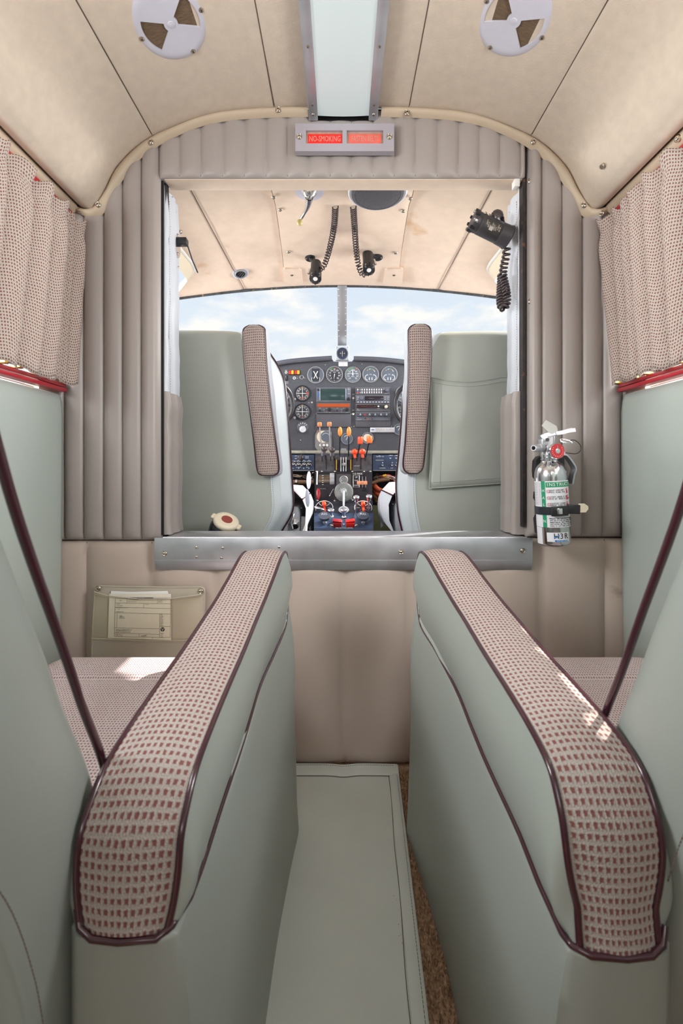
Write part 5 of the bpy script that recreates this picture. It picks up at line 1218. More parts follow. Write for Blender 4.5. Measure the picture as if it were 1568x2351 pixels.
# ---- control wheels
for nm, cx, lb in (('l', 640, 'black control wheel of the left pilot, half hidden by the left seat'), ('r', 940, 'black control wheel of the right pilot, half hidden by the right seat')):
    cw_ = thing('flight_yoke', P(cx, 975, 2.07), lb, 'yoke', 'yokes in front of the panel')
    s = MB(); c = P(cx, 930, 2.07); s.tube([c+Vector((math.sin(a)*.068, -.01*math.cos(a)**2, math.cos(a)*.094)) for a in [2*PI*k/40 for k in range(40)]], .0095, 10, closed=True); s.build('wheel_rim', BLACK, cw_)
    s = MB(); s.tube([c+Vector((math.sin(a)*.059, -.006, math.cos(a)*.083)) for a in [2*PI*k/40 for k in range(40)]], .0022, 6, closed=True); s.build('inner_trim', CHROME, cw_)
    s = MB(); s.tube([c+Vector((-.06, 0, 0)), c, c+Vector((.06, 0, 0))], .006, 8); s.tube([c, c+Vector((0, .10, 0))], .012, 12); s.lathe(c+Vector((0, .01, 0)), (0, -1, 0), [(.022, 0), (.020, .014), (.012, .018)], 20); s.build('hub_and_column', BLACKM, cw_)

# ================================================================== SWITCH SUBPANELS
def subpanel(x0, x1, label):
    g = thing('switch_panel', P((x0+x1)/2, 1080, 2.10), label, 'switch panel', 'navy switch panels under the instrument panel')
    s = MB(); s.prism([P(x0, 1044, 2.12), P(x1, 1044, 2.12), P(x1, 1080, 2.08), P(x0, 1080, 2.08)], (0, .012, 0)); s.build('switch_plate', NAVY, g, flat=True)
    s = MB(); s.tube([P(x0, 1080.5, 2.077), P(x1, 1080.5, 2.077)], .002, 6); s.build('plate_edge', DSTEEL, g); return g
def tog(par, x, y, d=2.09, sc_=1., name='toggle_switch'):
    s = MB(); c = q2(x, y, d); s.lathe(c, (0, -1, .2), [(.0055*sc_, 0), (.0055*sc_, .003), (.004*sc_, .005)], 12); s.tube([c+Vector((0, -.004, 0)), c+Vector((0, -.016, .012))*sc_], .0024, 8, rs=[.0018, .0034*sc_]); return s.build(name, CHROME, par)
lp = subpanel(560, 721.5, 'navy switch panel left of the control pedestal, with a row of paddle toggles')
for x in (175, 240, 305, 365):
    tog(lp, x, 550, sc_=1.3); s = MB(); s.tube([q2(x+28*math.cos(a), 572-34*math.sin(a), 2.083) for a in (.0, .5, 1.0, 1.57, 2.1, 2.6, 3.14)], .0013, 5); s.tube([q2(x-26, 518, 2.095), q2(x+26, 518, 2.095)], .0022, 6); s.build('toggle_guard', IVORY, lp)
for x in (170, 240, 300, 362): s = MB(); s.ball(q2(x, 603, 2.078), .0028); s.build('indicator_lamp', WHITE, lp)
s = MB(); s.lathe(q2(260, 478, 2.10), (.1, -1, .1), [(.016, 0), (.014, .010), (.008, .014)], 16); s.box(q2(262, 470, 2.085), (.010, .010, .030), Matrix.Rotation(.4, 3, 'Y'), .002); s.build('rotary_knob', BALLK, lp)
s = MB()
for t, x, y in (('STARTER', 238, 590), ('BATT', 345, 590), ('LEFT', 205, 455), ('RIGHT', 340, 462), ('BOTH', 340, 480), ('OFF', 205, 485)): s.text(t, q2(x, y, 2.078), .006, (1, 0, 0), (0, 0, 1))
q = s.build('switch_lettering', WHITE, lp); q['kind'] = 'stuff'
rp = subpanel(856, 1010, 'navy switch panel right of the control pedestal, with two rows of toggles')
for x, y in ((1338, 480), (1408, 480), (1243, 565), (1358, 565), (1408, 565)): tog(rp, x, y)
s = MB()
for t, x, y in (('PRIMARY AIR', 1215, 462), ('WINDSHIELD', 1210, 505), ('LANDING', 1245, 600), ('NAV', 1360, 600), ('LIGHTS', 1345, 448), ('CABIN', 1410, 448)): s.text(t, q2(x, y, 2.078 if y > 500 else 2.10), .0065, (1, 0, 0), (0, 0, 1))
q = s.build('switch_lettering', WHITE, rp); q['kind'] = 'stuff'
s = MB()
for x in (1208, 1208): s.ball(q2(1208, 452, 2.10), .002)
s.build('indicator_lamp', WHITE, rp)

# ================================================================== CONTROL PEDESTAL
cp = thing('control_pedestal', (0, 1.85, -.66), 'dark control pedestal between the pilot seats with levers, crank wheel and red switches', 'control pedestal')
prof = [(1041, 2.06), (1041, 1.985), (1044, 1.965), (1050, 1.952), (1066, 1.940), (1082, 1.932)]
def strip(rowspec, x0, x1, name, m, par=cp, back=.20, sharp=30):
    s = MB(); rows = []
    for y, d in rowspec: rows.append([P(x0, y, d)+Vector((0, back, 0)), P(x0, y, d), P((x0+x1)/2, y, d), P(x1, y, d), P(x1, y, d)+Vector((0, back, 0))])
    s.grid(rows); return s.build(name, m, par, sharp=sharp)
GUN = mat('gunmetal_plate', srgb(92, 92, 98), .28, .75, var=.25, vscale=50); GUND = mat('dark_gunmetal', srgb(44, 44, 52), .28, .5, var=.25, vscale=40)
qd = strip(prof, 723.5, 854, 'quadrant_cover', GUN)
for x, y0, y1 in ((520, 430, 520), (570, 445, 618), (622, 430, 515), (675, 445, 640), (880, 440, 625), (936, 430, 515), (985, 470, 615), (1036, 430, 515)):
    s = MB(); rws = []
    for k in range(7):
        y = y0+(y1-y0)*k/6; py_ = 960+y/5.227; d = lerp1([1041, 1044, 1050, 1066, 1082], [1.985, 1.965, 1.952, 1.940, 1.932], py_); rws.append([q2(x-6, y, d-.0012), q2(x+6, y, d-.0012)])
    s.grid(rws); s.build('lever_slot', VOID, qd)
s = MB(); s.prism([q2(690, 500, 1.944), q2(876, 500, 1.944), q2(878, 658, 1.928), q2(688, 658, 1.928)], (0, .004, 0)); s.build('centre_slot_plate', VOID, qd, flat=True)
for x in (745, 775, 805): s = MB(); s.tube([q2(x, 470, 1.945), q2(x, 640, 1.926)], .003, 6); s.build('friction_rail', DSTEEL, qd)
s = MB(); s.lathe(q2(778, 555, 1.925), (0, -1, 0), [(.008, 0), (.006, .006)], 12); s.build('friction_knob', DSTEEL, qd)
for x, m_ in ((692, YELLOW), (864, YELLOW)): s = MB(); s.box(q2(x, 560, 1.933), (.003, .003, .045)); s.build('yellow_stripe', m_, qd)
s = MB(); s.prism([q2(x, y, 1.95) for x, y in ((740, 400), (748, 362), (808, 362), (820, 400))], (0, .01, 0)); s.build('centre_tab', DSTEEL, qd, flat=True)
for x in (457, 518, 675, 882, 1024, 1098): screw(q2(x, 641, 1.924), (0, -1, 0), cp, False, .9)
fp = strip([(1082, 1.930), (1084, 1.918), (1151, 1.845)], 722.5, 854.5, 'front_plate', GUND)
s = MB(); s.prism([q2(690, 672, 1.908), q2(870, 672, 1.908), q2(870, 850, 1.870), q2(690, 850, 1.870)], (0, .004, 0)); s.build('centre_plate', GUN, cp, flat=True)
# trim drum on the left
s = MB(); a, b = q2(478, 700, 1.905), q2(478, 850, 1.905); c0 = q2(480, 760, 1.925); c1 = q2(612, 760, 1.925); s.cyl(c0, c1, .034, seg=36); s.build('trim_drum', mat('bronze_drum', srgb(120, 106, 92), .25, .8, var=.15, vscale=20), cp, sharp=40)
s = MB(); s.cyl(q2(614, 755, 1.92), q2(668, 755, 1.92), .036, seg=32); s.build('trim_drum_edge', DSTEEL, cp, sharp=40)
s = MB()
for k in range(6): s.box(q2(528, 690+k*27, 1.885), (.007, .0006, .0016))
s.text('ELEV TAB', q2(530, 853, 1.875), .006, (1, 0, 0), (0, 0, 1)); s.text('MIXTURE CONTROL', q2(602, 648, 1.924), .0055, (1, 0, 0), (0, 0, 1)); s.text('CARB HEAT', q2(935, 573, 1.934), .005, (1, 0, 0), (0, 0, 1))
s.text('115 MAX', q2(945, 668, 1.905), .011, (1, 0, 0), (0, 0, 1)); s.text('UP', q2(930, 710, 1.895), .009, (1, 0, 0), (0, 0, 1)); s.text('FLAP', q2(930, 748, 1.888), .007, (1, 0, 0), (0, 0, 1)); s.text('DOWN', q2(930, 808, 1.873), .007, (1, 0, 0), (0, 0, 1))
q = s.build('pedestal_lettering', WHITE, cp); q['kind'] = 'stuff'
s = MB(); s.tube([q2(x, y, 1.905-(y-690)*.00022) for x, y in ((893, 688), (966, 688), (966, 828), (893, 828))], .0012, 4, closed=True); s.build('flap_box_outline', WHITE, cp)
for y0, y1 in ((672, 705), (825, 862)): s = MB(); s.box(q2(1026, (y0+y1)/2, 1.90-(y0-672)*.00022), (.010, .004, .014)); s.build('slot_hole', VOID, cp)
s = MB(); s.tube([q2(1005, 700, 1.900), q2(1005, 830, 1.872)], .0012, 4); s.tube([q2(1043, 700, 1.900), q2(1043, 830, 1.872)], .0012, 4); s.build('slot_rails', DSTEEL, cp)
s = MB(); s.box(q2(1000, 776, 1.872), (.044, .004, .015), bev=.001); o = s.build('orange_placard', mat('salmon_tag', srgb(232, 150, 112), .5), cp)
s = MB(); s.text('FLAP', q2(1000, 776, 1.868), .006, (1, 0, 0), (0, 0, 1)); s.build('placard_print', PRINT, o)
s = MB(); s.tube([q2(655, 850, 1.87), q2(612, 925, 1.85)], .0014, 6); s.ball(q2(612, 932, 1.848), .003); s.build('thin_pointer', CHROME, cp)
s = MB(); s.tube([q2(462, 640, 1.915), q2(458, 800, 1.885)], .0035, 8); s.build('side_rod', DSTEEL, cp)
s = MB(); s.tube(catmull([q2(473, 850, 1.85), q2(486, 880, 1.84), q2(484, 930, 1.832), q2(472, 970, 1.83), q2(462, 930, 1.832), q2(462, 880, 1.84)], 3), .0045, 8, closed=True); s.box(q2(473, 945, 1.832), (.012, .006, .020), bev=.002); s.build('red_ring_handle', DRED, cp)
# crank wheel: faceted clear disc with a steel crank
s = MB(); c = q2(780, 885, 1.83)
prof_ = [(.004, .016), (.020, .015), (.034, .011), (.040, .004), (.040, -.004), (.034, -.008)]
s.lathe(c, (0, -1, .12), [(r, h) for r, h in prof_][::-1], 18); s.build('faceted_wheel', CRYST, cp, flat=True)
ring(q2(780, 742, 1.872), .0165, .0022, DSTEEL, 'clear_boss', cp, n=24)
s = MB(); s.lathe(q2(780, 742, 1.875), (0, -1, 0), [(.016, 0), (.014, .005), (.006, .008)], 24); s.build('boss_lens', CRYST, cp)
s = MB(); s.lathe(q2(780, 880, 1.812), (0, -1, .1), [(.013, 0), (.012, .006), (.005, .009)], 16); s.tube([q2(776, 880, 1.80), q2(778, 960, 1.78), q2(778, 1060, 1.765)], .005, 8, rs=[.006, .005, .004]); s.build('crank_arm', DSTEEL, cp)
# lower plate
lw = strip([(1151, 1.845), (1153, 1.838), (1178, 1.775)], 721.5, 856, 'lower_plate', GUND)
lw2 = strip([(1178, 1.775), (1181, 1.765), (1212, 1.66), (1245, 1.645)], 721, 857, 'lower_front_plate', NAVY)
for x in (545, 1012):
    ringc = q2(x, 1075, 1.80); s = MB(); nr = Vector((0, -1, .9)).normalized(); u = Vector((1, 0, 0)); v = nr.cross(u)
    s.tube([ringc+(u*math.cos(a)+v*math.sin(a))*.036 for a in [2*PI*k/28 for k in range(28)]], .0011, 4, closed=True)
    for k in range(8): a = 2*PI*k/8; s.tube([ringc+(u*math.cos(a)+v*math.sin(a))*r for r in (.014, .032)], .0008, 4)
    q = s.build('dial_marks', WHITE, cp); q['kind'] = 'stuff'
    s = MB(); s.tube([ringc+nr*.006, ringc+nr*.006+Vector((-.001, -.01, .020))], .006, 10, rs=[.0055, .0085]); s.ball(q2(x, 1035, 1.775), .009, (1, 1, 1.1)); s.tube([ringc, q2(x+8, 1120, 1.765)], .005, 8); s.build('selector_handle', ORED, cp)
for x, ys_, ye, dd_ in ((930, 940, 1180, 1.74), (1082, 930, 1150, 1.76), (627, 1095, 1185, 1.72), (778, 1092, 1190, 1.71)):
    s = MB(); t_ = q2(x, ys_, dd_); b_ = q2(x-(8 if x in (930, 1082) else -5), ye, dd_+.03); s.tube([b_, t_], .0038, 8); s.lathe(b_, (0, -.3, 1), [(.011, 0), (.010, .005), (.006, .008)], 12)
    s.lathe(t_+Vector((0, 0, -.006)), (0, -.55, 1), [(.007, -.016), (.008, -.004), (.0125, .0), (.0130, .006), (.0105, .009), (.006, .0095)], 20); s.build('pull_knob', CHROME, cp, sharp=50)
s = MB(); s.lathe(q2(778, 1100, 1.775), (0, -.6, 1), [(.022, 0), (.020, .004)], 24); s.build('escutcheon', ALU, cp)
for x in (550, 1010):
    c = q2(x, 1160, 1.70); s = MB(); s.lathe(c+Vector((0, 0, -.008)), (0, -.75, 1), [(.0225, -.004), (.0235, 0), (.0235, .006), (.0225, .0085)], 32); o = s.build('fuel_selector_cap', mat('slate_cap', srgb(66, 72, 86), .35) if 'slate_cap' not in MATS else MATS['slate_cap'], cp, sharp=40)
    s = MB(); s.text('PULL', c+Vector((0, -.009, .004)), .011, (1, 0, .12 if x < 700 else 0), (0, .6, 1)); s.build('cap_lettering', WHITE, o)
    s = MB(); s.tube([c+Vector((0, .01, -.02)), q2(x+5, 1265, 1.68)], .007, 10, rs=[.011, .006]); s.build('cap_stem', DSTEEL, cp)
for k, x in enumerate((703, 857)):
    c = q2(x, 1262, 1.665); a = -.14 if k == 0 else .14
    s = MB(); s.box(c+Vector((0, 0, .008)), (.036, .018, .010), Matrix.Rotation(-a, 3, 'Y') @ Matrix.Rotation(.5, 3, 'X'), .002); s.box(c+Vector((0, -.004, -.006)), (.032, .012, .016), Matrix.Rotation(.3, 3, 'X'), .002); s.build('red_switch_guard', RED if k else DRED, cp)
    s = MB(); s.tube([c+Vector((.022*(1 if k == 0 else -1), -.004, -.006)), c+Vector((.024*(1 if k == 0 else -1), -.012, -.002))], .003, 8); s.build('guard_pivot', CHROME, cp)
    screw(c+Vector((-.024 if k == 0 else .024, -.006, -.006)), (0, -1, .3), cp, False, .9)
s = MB(); s.text('FIRE EXTINGUISHER', q2(785, 1319, 1.64), .0075, (1, 0, 0), (0, 0, 1)); s.text('WARNING', q2(708, 1215, 1.68), .0055, (1, 0, 0), (0, .3, 1)); s.text('BOTTOM FUEL TANK', q2(640, 1228, 1.675), .0, (1, 0, 0), (0, 0, 1)) if False else None
s.build('fire_lettering', WHITE, cp)
s = MB(); s.ball(q2(490, 1085, 1.73), .022, (1, .35, .28), 10, Matrix.Rotation(.35, 3, 'Y')); s.build('chrome_paddle', CHROME, cp)
for (x, y, r_) in ((1024, 1005, 1), (886, 985, 1), (672, 992, 1), (466, 990, 1), (640, 1290, 1), (925, 1290, 1)): screw(q2(x, y, 1.84 if y < 1100 else 1.655), (0, -1, .2), cp, False, .9)
s = MB(); s.box((P(788, 1150, 1.86).x, 2.10, -.33), (.22, .24, .68)); s.box((P(788, 1150, 1.86).x, 1.86, -.46), (.215, .34, .44)); s.build('pedestal_body', BLACKM, cp)
# levers on the quadrant
def lever(name, x, y, xb, yb, shape, m, d=1.90):
    s = MB(); t_ = q2(x, y, d); b_ = q2(xb, yb, 1.965); s.tube([b_, b_.lerp(t_, .5)+Vector((0, -.004, 0)), t_], .0030, 8); st_ = s.build(name, DSTEEL if m is TANK else BLACKM, cp)
    s = MB()
    if shape == 'box': s.box(t_+Vector((0, 0, .0)), (.019, .016, .020), bev=.004)
    elif shape == 'oval': s.ball(t_, .0105, (.95, .9, 2.0), 12)
    elif shape == 'drum': s.lathe(t_+Vector((0, .010, -.016)), (0, -.1, 1), [(.010, 0), (.0125, .003), (.0125, .028), (.010, .032)], 20)
    else: s.ball(t_, .0135, (1, 1, .92), 14); s.tube([t_+Vector((0, 0, -.010)), t_+Vector((.002, 0, -.026))], .006, 8)
    s.build('lever_knob', m, st_, sharp=50); return st_
lever('carburettor_lever', 489, 78, 522, 480, 'box', TANK); lever('carburettor_lever', 607, 75, 622, 480, 'box', TANK)
lever('throttle_lever', 735, 162, 730, 480, 'oval', ORANGE); lever('throttle_lever', 841, 162, 835, 480, 'oval', ORANGE)
lever('mixture_lever', 980, 265, 940, 480, 'drum', mat('amber_red_knob', srgb(226, 92, 58), .3)); lever('mixture_lever', 1090, 255, 1040, 480, 'drum', mat('amber_knob', srgb(224, 120, 60), .3))
lever('propeller_lever', 545, 370, 570, 520, 'ball', BALLK, 1.88); lever('propeller_lever', 643, 382, 672, 520, 'ball', BALLK, 1.88)
lever('mixture_lever', 910, 405, 884, 500, 'ball', ORED, 1.88); lever('mixture_lever', 1002, 402, 986, 500, 'ball', ORED, 1.88)
# pale paddles at the left flank
for x, y, an, lb, pd in ((360, 745, .02, 'upper', 1.78), (345, 960, -.04, 'lower', 1.38)):
    s = MB(); s.ball(q2(x, y, pd), .0225*pd/1.78, (.42, .35, 1.65), 14, Matrix.Rotation(an, 3, 'Y')); o = s.build('paddle_handle', mat('pearl_plastic', srgb(206, 212, 232), .25, coat=.4) if 'pearl_plastic' not in MATS else MATS['pearl_plastic'])
    tag(o, lb+' of the two pale pearl paddles left of the pedestal', 'handle', 'pearl paddle handles')
    o.parent = None
# hoses, wires and pipes behind the pedestal
def hose(path, r, name, m, label, rings=True):
    pts = catmull(path, 14); s = MB(); s.tube(pts, r, 10, rs=[r*(1 if i % 2 else .84) for i in range(len(pts))]); o = s.build(name, m, sharp=20); return tag(o, label, 'hose')
hose([q2(1140, 800, 2.10), q2(1150, 815, 2.05), q2(1200, 862, 2.0), q2(1290, 880, 2.0), q2(1380, 870, 2.05)], .0125, 'ribbed_hose', HOSE, 'upper orange ribbed hose right of the pedestal')
hose([q2(1140, 850, 2.12), q2(1150, 870, 2.06), q2(1190, 915, 2.0), q2(1280, 948, 2.0), q2(1380, 945, 2.05)], .0125, 'ribbed_hose', HOSE, 'lower orange ribbed hose right of the pedestal')
hose([q2(1140, 920, 2.12), q2(1150, 960, 2.06), q2(1200, 1010, 2.0), q2(1290, 1022, 2.0), q2(1380, 1015, 2.05)], .0125, 'ribbed_hose', BHOSE, 'brown ribbed hose below the orange hoses')
hose([q2(300, 1000, 2.1), q2(290, 1040, 2.05), q2(320, 1060, 2.0)], .012, 'ribbed_hose', HOSE, 'short orange ribbed hose left of the pedestal')
s = MB(); s.tube([q2(130, 765, 2.02), q2(420, 768, 2.02)], .010, 12); o = s.build('control_tube', BHOSE); tag(o, 'brown horizontal metal tube left of the pedestal', 'pipe'); s = MB(); s.lathe(q2(200, 765, 2.02)-Vector((.0, 0, 0)), (1, 0, 0), [(.0125, 0), (.0125, .009)], 16); s.build('tube_clamp', CHROME, o)
s = MB(); s.tube([q2(1120, 780, 2.03), q2(1200, 752, 2.03), q2(1330, 735, 2.03)], .008, 10); o = s.build('control_tube', BHOSE); tag(o, 'brown slanting metal tube right of the pedestal', 'pipe')
wb = thing('wire_bundle', q2(1320, 720, 2.08), 'tangle of red, yellow and cream wires under the right switch panel', 'wires')
rnd = random.Random(11)
for k in range(16):
    m_ = [IVORY, RED, DRED, BLACK, IVORY, WHITEP, IVORY][k % 7]; y0 = 650+rnd.random()*90
    s = MB(); s.tube(catmull([q2(1130+rnd.random()*60, y0, 2.14), q2(1220+rnd.random()*40, 690+rnd.random()*50, 2.06+rnd.random()*.04), q2(1310+rnd.random()*30, 680+rnd.random()*50, 2.05), q2(1400+rnd.random()*60, 700+rnd.random()*80, 2.08)], 6), .0018, 5); s.build('wire', m_, wb)
s = MB(); s.cyl(q2(1250, 695, 2.04), q2(1290, 685, 2.04), .006, seg=10); s.build('yellow_sleeve', YELLOW, wb)
wb = thing('wire_bundle', q2(250, 700, 2.12), 'dim bundle of wires under the left switch panel', 'wires')
for k in range(10):
    s = MB(); s.tube(catmull([q2(130, 650+rnd.random()*60, 2.14), q2(220+rnd.random()*40, 660+rnd.random()*60, 2.1), q2(320, 670+rnd.random()*60, 2.12), q2(420, 650+rnd.random()*90, 2.16)], 5), .0017, 5); s.build('wire', [IVORY, BHOSE, BLACK][k % 3], wb)
s = MB(); s.box(P(883, 1200, 2.0), (.14, .02, .16)); o = s.build('heater_duct', OLIVE); tag(o, 'olive sheet metal duct low to the right of the pedestal', 'duct'); 
for k in range(3): s = MB(); s.tube(catmull([q2(265+k*25, 1080-k*10, 1.95), q2(330, 1075+k*10, 1.95), q2(380, 1110, 1.95), q2(340, 1180, 1.97)], 5), .003, 6); s.build('wire', [IVORY, DSTEEL, BLUEP][k], wb)

# ================================================================== COCKPIT CEILING FITTINGS
ch = thing('crank_handle', cz_(712, 440, .02), 'chrome trim crank with amber knob on the cockpit ceiling', 'crank')
c = cz_(710, 438, .0205); s = MB(); s.lathe(c, (0, 0, -1), [(.041, 0), (.041, .003), (.038, .0045)], 36); s.build('base_disc', VENTP, ch, sharp=40)
s = MB(); s.lathe(c+Vector((.0, 0, -.004)), (0, 0, -1), [(.021, 0), (.020, .005), (.013, .012), (.009, .018)], 24); e_ = P(690, 503, 1.33); s.tube(catmull([c+Vector((0, 0, -.018)), c.lerp(e_, .3)+Vector((.004, 0, -.016)), c.lerp(e_, .65)+Vector((.004, 0, -.008)), e_], 6), .006, 10, rs=[.012-.007*min(1, k/12) for k in range(19)]); s.build('crank_arm', CHROME, ch, sharp=70)
s = MB(); s.ball(P(688, 511, 1.335), .0095); s.lathe(P(689, 504, 1.332), (0, .2, -1), [(.004, 0), (.006, .003)], 12); s.build('crank_knob', mat('amber_knob_clear', srgb(214, 196, 130), .2, coat=.5), ch)
sk = thing('ceiling_speaker', cz_(866, 430, .02), 'round dark mesh speaker with pale rim on the cockpit ceiling', 'speaker')
c = Vector((.102, 1.215, .7795)); s = MB(); s.lathe(c, (0, 0, -1), [(.083, 0), (.083, .004), (.079, .007), (.073, .006)], 48, True, False); s.build('speaker_rim', WHITEP, sk, sharp=40)
s = MB(); s.lathe(c, (0, 0, -1), [(.0735, 0), (.0735, .009), (.070, .012), (.035, .014), (.002, .0145)], 48); s.build('speaker_mesh', mat('speaker_mesh_dark', srgb(84, 82, 88), .7, var=.2, vscale=200, bump=1, bscale=500), sk, sharp=60)
s = MB(); stitches(s, [c+Vector((math.cos(a)*.066, math.sin(a)*.066, -.0128)) for a in [2*PI*k/60 for k in range(61)]], .004, .0026, .0007, 3); q = s.build('speaker_stitching', mat('grey_thread', srgb(150, 148, 150), .7), sk); q['kind'] = 'stuff'
av = thing('air_outlet', cz_(552, 627), 'small round swivel air outlet in the cockpit ceiling on the left', 'air vent')
c = cz_(552, 626); u = Vector((.22, -.25, -1)).normalized(); s = MB(); s.lathe(c, u, [(.032, 0), (.032, .003), (.026, .005), (.023, .003)], 32, True, False); s.build('outlet_ring', VENTP, av, sharp=40)
s = MB(); s.lathe(c, u, [(.0235, 0), (.0235, .005), (.021, .010), (.019, .010), (.018, .006)], 28, True, False); s.build('outlet_eyeball', DSTEEL, av, sharp=40); s = MB(); s.lathe(c+u*.004, u, [(.018, 0), (.018, .001)], 28); s.build('outlet_core', BLACK, av)
f1, f2, f3 = frame(u)
for k in (-1, 0, 1): s = MB(); s.box(c+u*.007+f2*.008*k, (.003, .030, .003), Matrix((f2, f3, u)).transposed()); s.build('outlet_vane', STEEL, av)
def map_light(bx0, by0, bx1, by1, mx0, my0, cpath, label, d=1.60, front=True):
    root = thing('map_light', P(mx0, my0, 1.64), label, 'lamp', 'black map lights with coiled cords')
    m0 = cz_(mx0, my0, .011); s = MB(); s.lathe(m0, (0, -.25, -1), [(.019, -.004), (.019, .003), (.015, .006)], 24); s.tube([m0, m0.lerp(P(bx0, by0, d), .6), P(bx0, by0, d)], .008, 8); s.build('mount_foot', BLACK, root, sharp=40)
    for sx_ in (-1, 1): screw(m0+Vector((sx_*.013, -.002, -.004)), (0, -.3, -1), root, False, .9)
    a, b = P(bx0, by0, d), P(bx1, by1, d-.05); ax_ = (b-a).normalized(); L_ = (b-a).length
    s = MB(); s.lathe(a, ax_, [(.014, -.004), (.0195, 0), (.0195, L_*.62), (.0185, L_*.63), (.0215, L_*.66), (.0215, L_), (.015, L_+.001)], 28); s.build('lamp_barrel', BLACK, root, sharp=40)
    f1, f2, f3 = frame(ax_)
    for k in range(8):
        an = 2*PI*k/8; s = MB(); s.box(b+(f2*math.cos(an)+f3*math.sin(an))*.019-ax_*.004, (.004, .006, .012)); s.build('cooling_notch', VOID if k % 2 else DSTEEL, root)
    s = MB(); s.lathe(b+ax_*.001, ax_, [(.008, 0), (.007, .002), (.003, .003)], 16); s.build('lamp_tip', WHITE, root)
    s = MB(); s.cyl(a.lerp(b, .45)+Vector((.02 if mx0 > bx0 else -.02, -.004, .004)), a.lerp(b, .45)+Vector((.026 if mx0 > bx0 else -.026, -.004, -.014)), .005, seg=10); s.build('clamp_screw', CHROME, root)
    coil(cpath, .0085, 30, .0022, 'coiled_cord', BALLK, root)
    return root
r_ = map_light(726, 606, 724, 640, 712, 592, [cz_(770, 474, .012), P(767, 520, 1.42), P(758, 565, 1.50), P(746, 605, 1.555), P(736, 618, 1.57), P(729, 608, 1.585)], 'left black map light with coiled cord on the cockpit ceiling')
r_ = map_light(844, 584, 847, 620, 867, 590, [cz_(811, 474, .012), P(814, 520, 1.42), P(817, 565, 1.50), P(822, 605, 1.555), P(832, 630, 1.56), P(840, 626, 1.57)], 'right black map light with coiled cord on the cockpit ceiling')
s = MB(); a_, b_ = P(845, 590, 1.578), P(846, 610, 1.565)
for k in range(5): s.text(['TYPE', 'VOLTS', 'LAMP', 'AMP', 'NO'][k], a_.lerp(b_, k/4)+Vector((0, -.001, 0)), .007, (1, 0, 0), (0, 0, 1))
s.build('barrel_label', mat('copper_print', srgb(186, 140, 120), .5), r_)

# ---- hand lamp on the right door post
hl = thing('utility_lamp', P(1140, 545, 1.06), 'black swivelling utility lamp clipped to the right door post with coiled cord', 'lamp')
a, b = P(1089, 508, 1.030), P(1166, 545, 1.045); ax_ = (b-a).normalized(); L_ = (b-a).length
s = MB(); s.lathe(a, ax_, [(.016, -.006), (.0215, -.005), (.0235, 0), (.0235, .010), (.0225, .012), (.0235, .014), (.0240, L_*.70), (.0235, L_*.71), (.0245, L_*.73), (.0255, L_*.93), (.0275, L_), (.0265, L_+.002), (.022, L_)], 40, True, False); s.build('lamp_barrel', mat('charcoal_barrel', srgb(62, 58, 62), .4), hl, sharp=40)
s = MB(); s.lathe(a+ax_*(L_-.004), ax_, [(.0262, 0), (.0262, .002)], 32); s.build('end_opening', VOID, hl)
e1 = (Vector((0, 0, 1))-ax_*ax_.z).normalized(); e2 = ax_.cross(e1); e2 = e2 if e2.y < 0 else -e2
for k in range(9):
    an = 2*PI*k/9; s = MB(); s.box(a-ax_*.003+(e1*math.cos(an)+e2*math.sin(an))*.0225, (.012, .006, .007), Matrix((ax_, e1, e2)).transposed() @ Matrix.Rotation(an, 3, 'X'), .0015); s.build('grip_lug', BLACK if k % 3 else STEEL, hl)
def bl(h, an, r=.0247): return a+ax_*h+(e2*math.cos(an)+e1*math.sin(an))*r
s = MB(); s.grid([[bl(L_*(.22+.44*i/8), an) for i in range(9)] for an in (.15, -.1, -.4, -.7, -.95)]); o = s.build('rating_label', mat('label_charcoal', srgb(58, 56, 56), .4), hl)
s = MB(); dwn = -e1
for k, t in enumerate(('LAMP', 'NO A68', '28 VOLT', 'MFG', 'COCKPIT', 'LIGHT', 'TYPE 2', 'SER 14')): s.text(t, bl(L_*(.26+.052*k), -.25-.08*(k % 3), .0255), .0048, e1*-1+Vector((0, 0, 0)), ax_)
s.build('label_print', mat('pale_print', srgb(206, 196, 170), .5), o)
s = MB(); s.prism([bl(L_*u_, an, .0253) for u_, an in ((.36, -.42), (.46, -.42), (.46, -.75), (.36, -.75))], e2*.0003); s.build('label_patch', mat('label_white', srgb(196, 188, 184), .5), o, flat=True)
for u_ in (.16, .27): screw(bl(L_*u_, .75, .0240), e2*math.cos(.75)+e1*math.sin(.75), hl, False, .9)
c = bl(L_*.52, 1.35, .030); s = MB(); s.lathe(c, (-.2, -.1, .8), [(.014, -.006), (.015, 0), (.012, .010), (.006, .015)], 18)
for k in range(5): s.ball(c+Vector((math.cos(k*1.3)*.011, math.sin(k*1.3)*.006, .010)), .003)
s.build('ribbed_knob', BALLK, hl, sharp=50)
s = MB(); s.tube(catmull([c+Vector((.012, 0, -.002)), P(1156, 514, 1.05), P(1168, 526, 1.06), P(1174, 532, 1.07), Vector((.4185, 1.075, P(1175, 535, 1.07).z))], 6), .0048, 8); s.build('hanger_arm', BALLK, hl)
s = MB(); s.lathe(Vector((.4190, 1.078, P(1175, 530, 1.075).z)), (-1, -.1, 0), [(.014, 0), (.013, .004), (.008, .006)], 20); s.build('post_bracket', DSTEEL, hl, sharp=40)
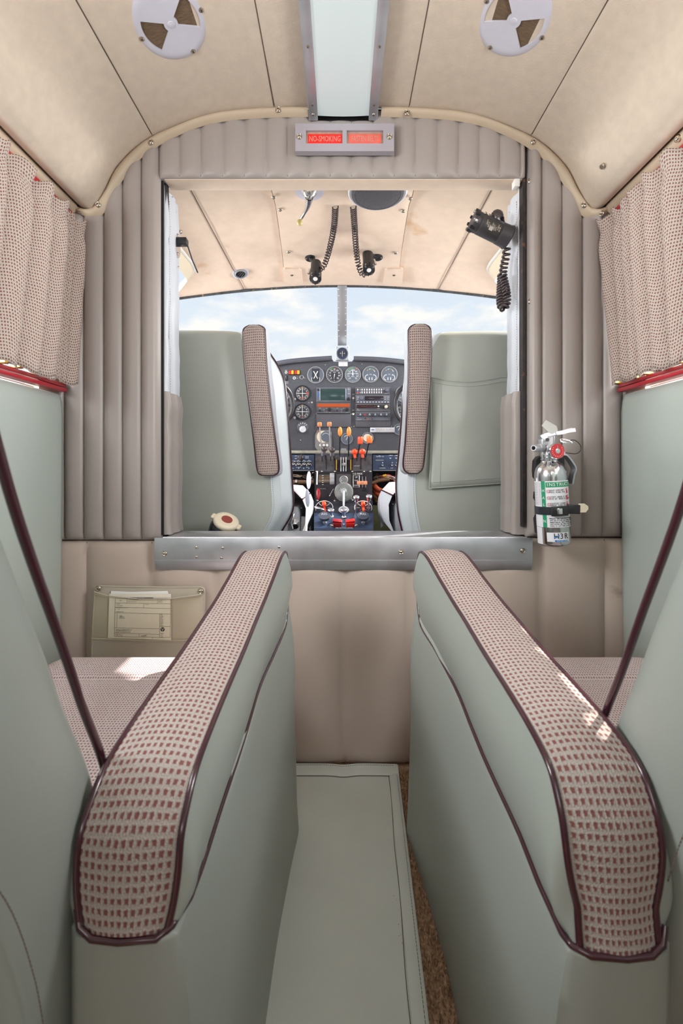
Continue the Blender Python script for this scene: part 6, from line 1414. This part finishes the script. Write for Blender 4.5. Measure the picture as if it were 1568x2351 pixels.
coil([P(1163, 562, 1.045), P(1162, 585, 1.05), P(1157, 610, 1.055), P(1155, 630, 1.058), P(1158, 650, 1.055), P(1163, 675, 1.045), P(1163, 695, 1.045), P(1157, 707, 1.045), P(1150, 700, 1.05), P(1149, 680, 1.055), P(1150, 655, 1.062), P(1151, 632, 1.066)], .0075, 30, .0030, 'coiled_cord', BALLK, hl, stretch=lambda f: 1-(1-f)**1.35 if f < 0 else f**.85)
# ---- latch on the left door post
lt = thing('door_latch', Vector((-.404, 1.08, .54)), 'black latch on an oval plate on the left door post', 'latch')
c = Vector((-.4085, 1.082, P(410, 563, 1.08).z)); s = MB(); s.prism([c+Vector((0, math.cos(t_)*.016, math.sin(t_)*.030)) for t_ in [2*PI*k/24 for k in range(24)]], (.004, 0, 0)); s.build('oval_plate', STEEL, lt, sharp=30)
s = MB(); s.box(c+Vector((.014, .002, .010)), (.024, .018, .016), bev=.001); s.build('latch_block', BLACK, lt)
s = MB(); s.tube([c+Vector((.024, .01, .004)), c+Vector((.028, .03, -.02)), c+Vector((.036, .05, -.045))], .0022, 6); s.build('latch_rod', BLACK, lt)
for dz in (-.022, .024): screw(c+Vector((.004, -.004, dz)), (1, -.2, 0), lt, False, .8)
s = MB(); s.ball(cz_(413, 531), .008); o = s.build('ceiling_hook', SCREWM); tag(o, 'tiny round metal stud on the cockpit ceiling beside the left post', 'stud')

# ---- bottle behind the left seat
bt = thing('oil_bottle', (-.30, 1.165, -.209), 'dark bottle with ivory screw cap and maroon disc behind the left pilot seat', 'bottle')
c = P(521, 1193, 1.135); nr = Vector((.40, -.42, .82)).normalized(); f1, f2, f3 = frame(nr)
bs = Vector((c.x-.018, c.y+.02, -.209))
s = MB(); s.lathe(c-nr*.016, nr, [(.036, -.036), (.037, -.012), (.034, -.002), (.030, .004)], 32); s.lathe(bs, (0, 0, 1), [(.034, 0), (.036, .004), (.036, .020)], 28); s.build('bottle_body', mat('dark_navy_glass', srgb(30, 34, 40), .12, coat=.5), bt, sharp=50)
s = MB(); s.lathe(c-nr*.014, nr, [(.031, 0), (.033, .002), (.0335, .010), (.031, .014), (.026, .0155), (.0255, .0145), (.022, .0145)], 40)
hx = (Vector((1, 0, -.35))-nr*Vector((1, 0, -.35)).dot(nr)).normalized()
for sx_ in (-1, 1): s.box(c-nr*.008+hx*.034*sx_, (.014, .018, .010), Matrix((hx, nr.cross(hx), nr)).transposed(), .003)
s.build('screw_cap', IVORY, bt, sharp=50)
s = MB(); s.lathe(c+nr*.0005, nr, [(.0145, 0), (.0145, .0012)], 32); s.build('cap_disc', mat('maroon_disc', srgb(146, 66, 58), .45), bt, sharp=40)
